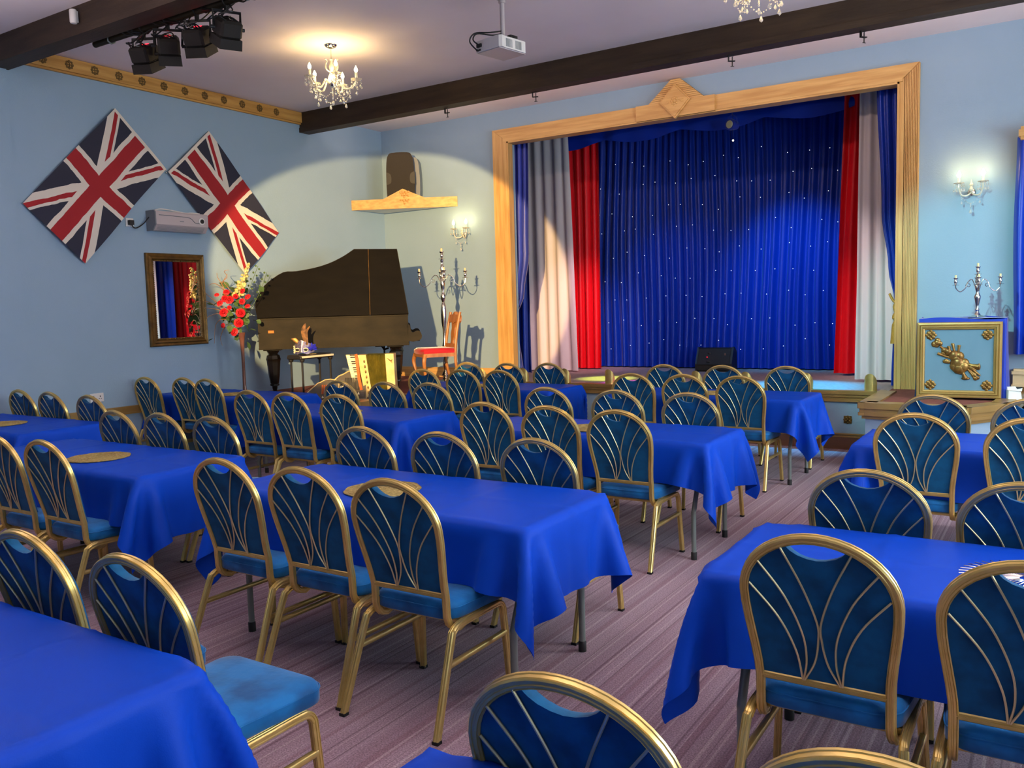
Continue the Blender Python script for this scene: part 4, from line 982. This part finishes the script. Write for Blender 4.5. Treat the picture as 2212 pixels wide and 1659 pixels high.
RS = [(497, 645, .030), (504, 648, .036), (487, 655, .026), (480, 637, .020), (493, 675, .036), (528, 676, .038), (533, 652, .026), (535, 630, .024), (545, 643, .026), (543, 663, .022), (506, 664, .018), (522, 697, .038), (513, 717, .034), (490, 702, .021), (500, 632, .026), (520, 640, .022)]
for i, (px, py, k) in enumerate(RS):
    o = rose_src if i == 0 else rose_src.copy()
    if i: COL.objects.link(o)
    o.location = V3(px, py, -.06-.05*rnd.random()); q = (toC+Vector((rnd.uniform(-.5, .5), rnd.uniform(-.3, .3), rnd.uniform(-.4, .5)))).to_track_quat('Z', 'Y'); o.rotation_euler = q.to_euler(); o.scale = (k*1.4,)*3
lf = MB().add([(0, 0, 0), (.35, .25, .06), (.45, .6, .0), (0, 1, -.12), (-.45, .6, 0), (-.35, .25, .06), (0, .5, -.05)], [(0, 1, 6), (1, 2, 6), (2, 3, 6), (3, 4, 6), (4, 5, 6), (5, 0, 6)]).build('leaf', 'leaf', vs_, ang=180, solid=1)
for i in range(84):
    o = lf if i == 0 else lf.copy()
    if i: COL.objects.link(o)
    px, py = 513+rnd.gauss(0, 19), 670+rnd.gauss(0, 26); o.location = V3(px, py, rnd.uniform(-.06, .08))
    o.rotation_euler = (rnd.uniform(-1.2, 1.2), rnd.uniform(-1, 1), rnd.uniform(0, 6.28)); o.scale = (rnd.uniform(.065, .11),)*3
gl = MB(); gr_ = random.Random(9)
for i in range(60):
    t = i/59; px = 522+(547-522)*t+gr_.uniform(-12, 12)*(1-t*.75); py = 640-70*t
    c = V3(px, py, gr_.uniform(-.05, .05)); gl.ball(c, .028*(1-.55*t), 6, 4, (1, 1, .8))
tag(gl.build('gladiolus_blossom', 'cream', vs_), kind='stuff')
st = MB()
for (px, py) in ((545, 575), (505, 650), (495, 675), (528, 680), (490, 700), (540, 640)): st.tube(spl([(0, 0, .70), V3(520, 705), V3(px, py)], 5), .004, 5)
st.build('stems', 'leaf', vs_)
for P in ([(505, 672), (480, 655), (455, 635), (442, 622)], [(505, 676), (480, 662), (455, 650), (440, 650)], [(505, 680), (480, 668), (455, 664), (443, 664)], [(500, 684), (478, 676), (455, 682), (444, 694)], [(498, 690), (480, 690), (468, 705), (463, 740)], [(497, 632), (490, 615), (480, 600), (477, 589)], [(500, 632), (489, 612), (500, 598), (493, 586), (503, 583)], [(495, 630), (485, 618), (470, 611), (458, 615)], [(492, 705), (484, 715), (478, 730), (480, 746)], [(510, 632), (500, 618), (492, 607), (500, 592)]):
    mx = lambda p: p
    pts = [V3(a, b, -.06+.02*i) for i, (a, b) in enumerate(P)]
    pts = [Vector((max(p.x, XL+.06+8.02), p.y, p.z)) for p in pts]
    MB().tube(spl(pts, 6), .005, 5, radii=[1.2-.8*i/(6*(len(pts)-1)) for i in range(6*(len(pts)-1)+1)]).build('twig', 'twig', vs_)
# leafy sprays that throw the shadow up the wall
for (px, py) in ((560, 575), (578, 590)):
    m = MB()
    for i in range(9):
        z = py+i*7; m.ball(V3(px-i*3+(5 if i % 2 else -5), z, .12), .018, 6, 4, (1, .5, .7))
    m.tube(spl([V3(px, py, .12), V3(px-20, py+50, .1), V3(522, 700)], 5), .003, 5); m.build('eucalyptus_spray', 'leaf', vs_)
# ------------------------------------------------------------------ crystal chandeliers and wall sconces
BULB = [(.004, 0), (.010, .004), (.0175, .018), (.017, .030), (.010, .048), (.003, .062), (.0005, .066)]
DROP = [(.0005, 0), (.009, .008), (.010, .014), (.004, .028), (.0005, .034)]
def drop_string(m, top, n, size=1.0):
    x, y, z = top
    for i in range(n): m.ball((x, y, z-.016*i), .0055*size, 6, 4)
    z -= .016*n; m.lathe([(r*size, zz*size-.034*size) for r, zz in DROP], (x, y, z), 6)
def pan(par, x, y, z, k=1.0):
    m = MB(); n = 16
    vs = []
    for r, dz in ((.006, .0), (.03, .004), (.05, .016), (.053, .018), (.03, .008), (.006, .004)):
        for i in range(n):
            a = 2*PI*i/n; rr = r*(1+.10*(i % 2)*(r > .04)); vs.append((x+k*rr*math.cos(a), y+k*rr*math.sin(a), z+k*dz))
    m.add(vs, [(j*n+i, j*n+(i+1) % n, (j+1)*n+(i+1) % n, (j+1)*n+i) for j in range(5) for i in range(n)])
    return m.build('drip_pan', 'glassarm', par)
ch = thing('chandelier', 'lit five-arm crystal chandelier hanging above the centre-left tables', 'chandelier', (-6.066, 6.327, ZC))
MB().lathe([(.001, -.035), (.02, -.034), (.05, -.02), (.062, -.004), (.062, 0)], n=20).build('ceiling_rose', 'chrome', ch)
MB().tube([(0, 0, -.03), (0, 0, -.13)], .005, 6).build('chain', 'chrome', ch)
MB().lathe([(.008, -.13), (.02, -.14), (.012, -.155), (.016, -.18), (.028, -.21), (.02, -.235), (.014, -.25), (.02, -.27), (.036, -.30), (.04, -.325), (.03, -.345), (.022, -.355)], n=16).build('glass_column', 'glassarm', ch)
MB().lathe([(.001, -.40), (.02, -.398), (.032, -.385), (.034, -.365), (.024, -.352)], n=16).build('hub', 'chrome', ch)
for k in range(3):
    a = 2*PI*k/3+.3; c, s = math.cos(a), math.sin(a)
    MB().tube(spl([(.02*c, .02*s, -.26), (.06*c, .06*s, -.24), (.066*c, .066*s, -.20), (.05*c, .05*s, -.16), (.07*c, .07*s, -.145)], 5), .0065, 6).build('scroll', 'glassarm', ch)
cbs = []
for k in range(5):
    a = 2*PI*k/5+.62; c, s = math.cos(a), math.sin(a); R = .235
    P = [(.025*c, .025*s, -.37), (.07*c, .07*s, -.335), (.09*c, .09*s, -.37), (.13*c, .13*s, -.42), (.19*c, .19*s, -.405), (R*c, R*s, -.345)]
    arm = MB().tube(spl(P, 6), .0085, 8).build('arm', 'glassarm', ch)
    pan(arm, R*c, R*s, -.345); MB().lathe([(.013, -.335), (.012, -.265), (.001, -.265)], (R*c, R*s, 0), 10).build('candle_tube', 'glassarm', arm)
    MB().lathe(BULB, (R*c, R*s, -.265), 12).build('bulb', 'bulb', arm)
    m = MB()
    for q in range(6):
        b = 2*PI*q/6; drop_string(m, (R*c+.05*math.cos(b), R*s+.05*math.sin(b), -.335), 3)
    drop_string(m, (R*c*.72, R*s*.72, -.43), 3, 1.1); drop_string(m, (R*c, R*s, -.36), 5, 1.3)
    tag(m.build('crystal_drops', 'crystal', arm), kind='stuff')
    a2 = 2*PI*(k+1)/5+.62; m = MB(); p0 = Vector((R*c*.75, R*s*.75, -.42)); p1 = Vector((R*.75*math.cos(a2), R*.75*math.sin(a2), -.42))
    for i in range(13):
        t = i/12; q = p0.lerp(p1, t); q.z -= .10*math.sin(PI*t); m.ball(q, .0055, 6, 4)
    drop_string(m, (*(p0.lerp(p1, .5)[:2]), -.525), 1, 1.4)
    m.build('bead_swag', 'crystal', ch)
m = MB(); drop_string(m, (0, 0, -.40), 8, 1.5); m.build('centre_drop', 'crystal', ch)
dup(ch, (-1.86, 6.27, ZC), .5, 'lit crystal chandelier of which only the lowest drops show at top right')
for (x, y) in ((-6.066, 6.327), (-1.86, 6.27)): point('chandelier_glow', (x, y, ZC-.33), 34, WARM, .10)

def sconce(label, x):
    t = thing('wall_sconce', label, 'lamp', (x, YS, 2.60))
    MB().lathe([(.001, -.03), (.025, -.026), (.04, -.012), (.042, 0)], n=16, ax='y').build('back_plate', 'chrome', t)
    MB().lathe([(.004, .0), (.015, .01), (.02, .03), (.01, .05), (.018, .07), (.006, .10), (.001, .12)], (0, -.06, .0), 10).build('finial', 'glassarm', t)
    for sx in (-1, 1):
        P = [(0, -.03, 0), (sx*.035, -.07, -.035), (sx*.08, -.10, -.03), (sx*.105, -.11, .03), (sx*.105, -.11, .075)]
        arm = MB().tube(spl(P, 6), .008, 8).build('arm', 'glassarm', t)
        pan(arm, sx*.105, -.11, .075, .9); MB().lathe([(.012, .08), (.011, .14), (.001, .14)], (sx*.105, -.11, 0), 10).build('candle_tube', 'glassarm', arm)
        MB().lathe([(r*1.1, z*1.1) for r, z in BULB], (sx*.105, -.11, .14), 12).build('bulb', 'bulb', arm)
        m = MB()
        for q in range(6):
            b = 2*PI*q/6; drop_string(m, (sx*.105+.045*math.cos(b), -.11+.045*math.sin(b), .083), 3)
        drop_string(m, (sx*.08, -.10, -.04), 3); tag(m.build('crystal_drops', 'crystal', arm), kind='stuff')
        point('sconce_glow', (x+sx*.105, YS-.17, 2.60+.24), 1.7, (1.0, .70, .28), .05)
    m = MB()
    for i in range(13):
        u = i/12; m.ball((-.08+.16*u, -.10, -.045-.07*math.sin(PI*u)), .0055, 6, 4)
    drop_string(m, (0, -.10, -.12), 3, 1.5); m.build('bead_swag', 'crystal', t)
sconce('lit two-candle crystal wall sconce left of the stage above candelabra', -6.985)
sconce('lit two-candle crystal wall sconce right of the stage above the pedestal', -.775)

# ------------------------------------------------------------------ lighting bar with four stage lights
rail = thing('lighting_bar', 'dark steel lighting bar hung under the ceiling beside the first beam', 'lighting bar', (0, 4.56, 3.98))
MB().tube([(-7.17, 0, 0), (-3.2, 0, 0)], .026, 12).build('pipe', 'pianocase', rail)
for x in (-6.93, -5.2, -3.5):
    MB().tube([(x, 0, -.036), (x, .03, -.02), (x, .036, .01), (x, .0, .034), (x, -.034, .01), (x, -.03, -.02)], .007, 6, closed=True).box(x-.012, x+.012, -.012, .012, .03, .12).box(x-.012, x+.012, -.11, .01, .10, .125).build('bracket', 'steelgreen', rail)
cbm = MB()
r3 = random.Random(4)
for k in range(5):
    ph = r3.uniform(0, 6); cbm.tube([(-6.78+i*.11, .034*math.cos(i*1.5+ph), .034*math.sin(i*1.5+ph)+.012*math.sin(i*.7+k)) for i in range(22)], .006, 5)
cbm.build('taped_cables', 'cableblack', rail)
def par(label, x, z, aim, tw, red=True):
    t = thing('stage_light', label, 'stage light', (x, 4.56, z))
    d = (Vector(aim)-Vector((x, 4.56, z))).normalized(); q = d.to_track_quat('Y', 'Z').to_matrix().to_4x4(); q = q @ Matrix.Rotation(tw, 4, 'Y')
    b = MB().box(-.085, .085, -.07, .06, -.10, .10, .018); b.prism([(-.085, -.10), (.085, -.10), (.085, .10), (-.085, .10)], lambda a, c, w: (a*(1+.05*(w > .1)), w, c*(1+.05*(w > .1))), .06, .135)
    b.xf(q); b.build('housing', 'blackrough', t, False)
    MB().lathe([(.001, .05), (.075, .05), (.08, .137), (.07, .137), (.065, .09), (.001, .09)], n=20, ax='y').xf(q).build('lens', 'black', t)
    yk = MB(); up = Matrix.Identity(4)
    xr = (q @ Vector((1, 0, 0))); xr = Vector((xr.x, xr.y, xr.z))
    pts = [xr*.105, xr*.108+Vector((0, 0, .125)), -xr*.108+Vector((0, 0, .125)), -xr*.105]
    yk.tube(pts, 1, prof=[(-.012, -.004), (.012, -.004), (.012, .004), (-.012, .004)]); yk.box(-.012, .012, -.012, .012, .12, 3.98-z-.02)
    yk.tube([(0, -.034, 3.98-z), (0, 0, 3.98-z+.036), (0, .034, 3.98-z), (0, 0, 3.98-z-.036)], .008, 6, closed=True); yk.build('yoke', 'black', t, False)
    kn = MB()
    for s in (-1, 1): kn.tube([xr*(s*.10), xr*(s*.135)], .014, 8)
    kn.build('knob', 'black', t)
    if red: MB().box(-.032, .022, -.0735, -.068, .035, .066).xf(q).build('led_display', 'redled', t, False)
    MB().tube([tuple((q @ Vector(p))[:3]) for p in spl([(.03, -.075, .02), (.0, -.10, -.03), (-.02, -.085, -.06), (.01, -.075, -.05), (.035, -.075, .0)], 5)], .003, 5).build('safety_wire', 'chrome', t)
    cm_ = MB(); rr = random.Random(int(x*100))
    for k in range(4):
        e0 = Vector(tuple((q @ Vector((.05*(-1)**k, -.07, -.02-.02*k)))[:3])); top = Vector((rr.uniform(-.2, .2), 0, 3.98-z-.02)); mid = (e0+top)/2+Vector((rr.uniform(-.16, .16), -.06, -.04))
        cm_.tube(spl([e0, e0+Vector((rr.uniform(-.05, .05), -.06, .02)), mid, top], 5), .0055, 5)
    cm_.build('cables', 'cableblack', t)
par('leftmost stage light on the lighting bar with red display', -6.48, 3.775, (-7.0, 5.7, 1.4), .1)
par('second stage light from left on the bar, turned sideways', -6.16, 3.785, (-7.0, 5.3, 1.6), -.1)
par('third stage light from left on the bar with red display', -5.79, 3.785, (-6.4, 5.7, 1.4), .08)
par('rightmost stage light on the bar, angled sharply to the right', -5.44, 3.785, (-6.5, 5.0, 1.7), -.1, False)

# ------------------------------------------------------------------ projector on its ceiling pole
pj = thing('projector', 'white ceiling projector hanging on a grey pole in front of the second beam', 'projector', (-3.985, 6.175, 3.70), math.radians(-11))
MB().prism(spl2([(-.13, -.165), (.13, -.165), (.14, -.10), (.14, .10), (.11, .165), (-.11, .165), (-.14, .10), (-.14, -.10)], 2, True), lambda a, b, w: (a, b, w), .004, .095).build('housing', 'white', pj, ang=25)
MB().box(-.125, .125, -.155, .155, -.002, .006).build('base_plate', 'greyplastic', pj, False)
gr = MB()
for j in (-1, 1):
    for k in range(9): gr.box(.140, .1425, j*.055-.035+k*.0085, j*.055-.031+k*.0085, .015, .08)
gr.build('vent_grille', 'darkgrey', pj, False)
cn = MB().box(-.11, -.06, -.185, -.165, .04, .065).box(-.115, -.10, -.185, -.165, .012, .025).box(-.09, -.075, -.175, -.165, .012, .025); cn.build('connector', 'black', pj, False)
MB().tube(spl([(-.085, -.18, .055), (-.12, -.21, .10), (-.10, -.18, .15), (-.02, -.08, .14), (.03, .0, .16)], 6), .006, 6).tube(spl([(-.108, -.18, .018), (-.15, -.22, .09), (-.12, -.19, .155), (-.03, -.1, .16), (.03, .0, .18)], 6), .006, 6).build('cable', 'cableblack', pj)
MB().box(-.06, .14, -.02, .02, .105, .12).box(.10, .14, -.03, .05, .06, .12).box(-.02, .07, -.06, .06, .095, .108).build('mount_bracket', 'black', pj, False)
MB().lathe([(.02, .105), (.02, .40), (.03, .405), (.034, .49)], (.02, 0, 0), 14).build('pole', 'greyplastic', pj)
MB().lathe([(.05, .44), (.075, .47), (.075, .489)], (.02, 0, 0), 14).build('ceiling_plate', 'darkgrey', pj)

# ------------------------------------------------------------------ clamps under the second beam, sensor on the first
ck0 = None
for i, (x, w) in enumerate(((-6.13, 'leftmost clamp'), (-4.92, 'second clamp from left'), (-2.72, 'third clamp from left'), (-1.53, 'rightmost clamp'))):
    lab = 'small dark steel G-clamp under the second beam, '+w
    if ck0 is None:
        ck0 = thing('beam_clamp', lab, 'clamp', (x, 8.285, 3.935), 0, 'clamps under the second beam')
        MB().box(-.035, .02, -.012, .012, -.004, .0).box(-.035, -.027, -.012, .012, -.05, 0).box(-.035, .03, -.012, .012, -.055, -.047).build('clamp_body', 'black', ck0, False)
        MB().tube([(.005, 0, -.01), (.005, 0, -.10)], .005, 8).tube([(-.012, 0, -.10), (.022, 0, -.10)], .003, 6).build('screw', 'black', ck0)
    else: dup(ck0, (x, 8.285, 3.935), .3*i, lab, 'clamps under the second beam')
sn = thing('motion_sensor', 'small white cylindrical sensor fixed to the first beam at top left', 'sensor', (-6.93, 4.262, 4.04))
MB().lathe([(.001, -.012), (.024, -.01), (.03, .0), (.03, .09), (.026, .1), (.001, .1)], (0, -.03, 0), 16).build('body', 'white', sn)
MB().box(-.02, .02, -.012, .0, .0, .09).build('mounting_plate', 'white', sn, False)

# ------------------------------------------------------------------ footlights along the stage edge
ft0 = None
for i, x in enumerate((-6.08, -5.86, -5.24, -4.63, -4.07, -3.52, -2.94, -2.28, -1.64)):
    if i == 0: x = -6.44
    lab = 'gold scoop-shaped footlight cover on stage edge, number %s from left' % ('one two three four five six seven eight nine'.split()[i])
    y, z = (9.42, SZ+.005) if i else (9.30, SZ+.002)
    if ft0 is None:
        ft0 = thing('footlight', lab, 'footlight', (x, y, z), 0, 'gold footlights along the stage edge')
        n = 14; R = .062; vs = []
        for rr in (R, R-.004):
            for q in range(n+1):
                a = -PI/2+PI*(q/n)*1.0; xx, yy = rr*math.sin(a), -rr*math.cos(a)
                a = PI*q/n; xx, yy = -rr*math.cos(a), -rr*math.sin(a)
                top = .075+.105*(math.sin(a)**.8 if math.sin(a) > 0 else 0)
                vs += [(xx, yy, 0), (xx, yy, top)]
        N = 2*(n+1); fs = []
        for q in range(n):
            fs += [(2*q, 2*q+2, 2*q+3, 2*q+1), (N+2*q, N+2*q+1, N+2*q+3, N+2*q+2), (2*q+1, 2*q+3, N+2*q+3, N+2*q+1), (2*q, N+2*q, N+2*q+2, 2*q+2)]
        fs += [(0, 1, N+1, N), (2*n, N+2*n, N+2*n+1, 2*n+1)]
        MB().add(vs, fs).build('shell', 'gold', ft0, ang=50)
        MB().lathe([(.06, 0), (.06, .006), (.03, .008), (.03, .05), (.02, .06), (.001, .06)], (0, 0, 0), 14).build('lamp_base', 'goldtrim', ft0)
    else: dup(ft0, (x, y, z), 0, lab, 'gold footlights along the stage edge')

# ------------------------------------------------------------------ stage monitor, hanging lamps, rosette
mo = thing('stage_monitor', 'black wedge stage monitor speaker on the stage floor before blue backdrop', 'speaker', (-4.05, 11.58, SZ), .12)
w = lambda a, b, x: (x, a, b)
MB().prism([(-.17, .02), (-.17, .10), (-.02, .31), (.06, .325), (.20, .25), (.20, .02), (.17, 0), (-.15, 0)], w, -.24, .24).build('cabinet', 'blackrough', mo, False)
MB().prism([(-.178, .10), (-.028, .312), (-.020, .306), (-.170, .094)], w, -.215, .215).build('grille', 'grille', mo, False)
def on_face(u, v): return (u, -.178+.15*v-.004, .10+.212*v+.003)
for u, v, r in ((-.07, .7, .022), (-.07, .16, .022)):
    MB().ball((0, 0, 0), r, 10, 6, (1.2, .3, .9)).xf(Matrix.Translation(on_face(u, v))).build('port', 'black', mo)
MB().ball((0, 0, 0), .006, 8, 5).xf(Matrix.Translation(on_face(-.095, .46))).build('power_led', 'redled', mo)
MB().box(-.012, .012, -.003, .003, -.02, .02).xf(Matrix.Translation(on_face(.15, .62))).build('badge', 'chrome', mo, False)
for sx in (-1, 1): MB().prism([(-.17, 0), (-.17, .11), (-.01, .33), (.06, .335), (.21, .255), (.21, 0)], w, sx*.24-.012, sx*.24+.012).build('end_cheek', 'black', mo, False)
hl = thing('hanging_stage_lamp', 'round stage lamp with pale disc lens hanging before the blue swag', 'stage light', (-3.58, 10.9, 3.82), -.35)
MB().lathe([(.001, .10), (.05, .09), (.07, .0), (.072, -.05), (.05, -.05), (.05, -.03), (.001, -.03)], n=20, ax='y').build('housing', 'navysatin', hl)
MB().lathe([(.001, -.058), (.048, -.056), (.052, -.045), (.052, -.03)], n=20, ax='y').build('lens', 'candle', hl)
MB().tube(spl([(-.075, 0, 0), (-.07, 0, .08), (0, 0, .12), (.07, 0, .08), (.075, 0, 0)], 5), .007, 6).tube([(0, 0, .115), (0, 0, .5)], .008, 6).build('yoke', 'navysatin', hl)
bl = thing('hanging_bulb', 'tiny lit warm bulb on a wire below the round stage lamp', 'bulb', (-3.56, 10.88, 3.62))
MB().ball((0, 0, 0), .011, 10, 6).build('glass', 'warmstar', bl); MB().tube([(0, 0, .01), (-.005, 0, .10), (0, 0, .7)], .002, 5).build('wire', 'cableblack', bl)
def rosette(parent, c, k, m, name='corner_rosette'):
    g = MB(); q = k
    for i in range(4):
        a = PI/4+i*PI/2; g.ball((math.cos(a)*.62*q, 0, math.sin(a)*.62*q), .42*q, 8, 5, (1, .4, 1)); a = i*PI/2; g.ball((math.cos(a)*.85*q, 0, math.sin(a)*.85*q), .30*q, 8, 5, (1, .4, 1))
    g.ball((0, -.1*q, 0), .33*q, 8, 5, (1, .7, 1)); g.box(-.55*q, .55*q, -.05*q, .12*q, -.55*q, .55*q)
    o = g.build(name, m, parent); o.location = c; return o
rs = thing('wall_rosette', 'small square bronze rosette on the blue stage front', 'ornament', (-1.855, 9.38, .316)); rosette(rs, (0, -.006, 0), .040, 'oldgold', 'carving'); MB().box(-.04, .04, -.008, 0, -.04, .04, .002).build('base', 'oldgold', rs, False)

# ------------------------------------------------------------------ pedestal with framed trophy panel
pe = thing('draped_pedestal', 'square pedestal under royal blue velvet on the right platform', 'pedestal', (-.77, 9.08, SZ), .02)
MB().box(-.34, .34, -.15, .26, 0, .735, .01).build('carcass', 'black', pe, False)
def dr(u, v):
    # u round the four sides, v downward
    t = u*4; s = int(min(3, t)); f = t-s; c = [(-.36, -.165), (.36, -.165), (.36, .285), (-.36, .285), (-.36, -.165)]
    a, b = Vector(c[s]), Vector(c[s+1]); p = a.lerp(b, f); d = (b-a).normalized(); nrm = Vector((d.y, -d.x))
    o = .012*math.sin(u*70+1.5*math.sin(u*13))*v+.02*v*v; p = p+nrm*o
    return (p.x, p.y, .752-.74*v+.012*math.sin(u*24)*(1-v))
m = MB().grid(dr, 121, 12); n0 = len(m.v)
m.grid(lambda u, v: (-.36+.72*u, -.165+.45*v, .750+.012*math.sin(u*9+v*4)*(math.sin(PI*u)*math.sin(PI*v)+.3)), 18, 12)
m.build('velvet_cover', 'velvetblue', pe, ang=180, solid=1)
fp = thing('framed_panel', 'gold-framed blue panel with carved musical trophy leaning on the pedestal', 'picture', (-.785, 8.86, SZ+.02), .045)
def FB_(m): return m.xf(Matrix(((0, 1, 0, 0), (-1, 0, 0, 0), (0, 0, 1, .35), (0, 0, 0, 1))))
FB_(frame_mb(.35, .35, [(0, -.02), (0, .02), (.008, .028), (.02, .03), (.028, .02), (.034, .034), (.046, .034), (.05, .022), (.056, .026), (.066, .02), (.07, .008), (.07, .0)])).build('frame', 'goldtrim', fp, False)
MB().box(-.285, .285, -.004, .012, .065, .635).build('panel', 'plaqueblue', fp, False)
for sx in (-1, 1):
    for sz in (-1, 1): rosette(fp, (sx*.232, -.01, .35+sz*.232), .044, 'goldleaf')
tr = thing('x', None, None); bpy.data.objects.remove(tr)
T = MB(); A = lambda px, py: ((px-735)/1608*252/160*0.0+ (px-735)*.000655, -.012, .35-(py-755)*.000655)   # carving laid out on the panel face
def tb(pts, r, radii=None): T.tube([Vector(A(*p)) for p in pts], r, 8, radii=radii)
def bl_(p, r, sq=(1, .5, 1)): T.ball(A(*p), r, 10, 6, sq)
for p, r in (((468, 480), .026), ((425, 530), .026), ((500, 520), .022), ((455, 545), .022), ((460, 510), .03)): bl_(p, r)
tb([(500, 560), (560, 610), (620, 660)], .012)
for p, r in (((560, 620), .03), ((545, 660), .022), ((600, 640), .034), ((580, 770), .022), ((560, 775), .016), ((610, 780), .018)): bl_(p, r)
for q in ([(470, 660), (560, 700), (640, 725)], [(610, 570), (620, 610), (640, 660)], [(660, 530), (675, 600), (690, 680)], [(740, 555), (735, 620), (725, 700)]): tb(q, .010, [1.4, 1, 1])
for p in ((660, 528), (741, 552), (610, 568)): bl_(p, .016, (1, .6, .5))
for p, r in (((680, 690), .05), ((740, 700), .045), ((710, 740), .05), ((730, 800), .062), ((790, 840), .055), ((740, 860), .06), ((700, 840), .05), ((810, 790), .04), ((760, 880), .05)): bl_(p, r, (1, .55, 1))
tb([(650, 660), (700, 720), (820, 745), (700, 800), (840, 840), (780, 900)], .008)
tb([(820, 800), (900, 830), (985, 850)], .012, [1, 1.3, 2.4]); bl_((990, 845), .022, (.6, .5, 1.4))
tb([(780, 900), (805, 960), (825, 1010)], .014, [1, 1.1, 1.8]); bl_((828, 1012), .028, (1.3, .5, .5))
for q in ([(850, 880), (900, 940), (940, 1020)], [(880, 900), (930, 950), (990, 1010)], [(900, 870), (960, 930), (1010, 970)], [(870, 850), (930, 880), (960, 900)]): tb(q, .010, [1, 1.2, .6])
for p, r in (((930, 960), .024), ((950, 1010), .02), ((975, 1000), .018), ((900, 860), .026)): bl_(p, r)
T.build('carved_trophy', 'goldleaf', fp)

# ------------------------------------------------------------------ right window drape and pelmet, white boxes
wd = thing('window_curtain', 'royal blue satin curtain with gold pelmet at the right edge of stage wall', 'curtain', (0, 0, 0))
curtain('drape', '', [(3.07, -.385, .35, .8), (2.2, -.40, .35, 1), (1.0, -.375, .35, 1)], 9.60, 6, .04, 'bluesatin', 31, wd, nv=20)
MB().box(-.375, .5, 9.50, YS, 3.06, 3.12).box(-.36, .5, 9.52, YS, 3.12, 3.15).box(-.36, .5, 9.51, YS, 3.03, 3.06).build('pelmet', 'pine', wd, False)
st_ = thing('plaster_bracket', 'cream stepped plaster moulding on the stage wall behind the pedestal', 'ornament', (-.32, YS, .68))
MB().box(-.06, .05, -.10, 0, .02, .12).box(-.07, .06, -.12, 0, .12, .15).box(-.055, .045, -.09, 0, .15, .17).box(-.07, .08, -.13, 0, 0, .02).build('moulding', 'candle', st_, False)
wb = thing('white_carton', 'white carton with crumpled open flaps beside the draped pedestal', 'box', (-.345, 8.93, SZ), .3)
MB().prism([(-.05, 0), (.06, 0), (.05, .085), (-.05, .10)], lambda a, b, w: (a, w, b), -.05, .05).build('carton', 'white', wb, False)
MB().prism([(-.055, .10), (-.03, .13), (.02, .11), (.06, .12), (.055, .09)], lambda a, b, w: (a+.03*w, w, b), -.06, -.055).prism([(-.055, .09), (-.07, .12), (.03, .125), (.05, .09)], lambda a, b, w: (a, w, b), .052, .056).build('flap', 'white', wb, False)
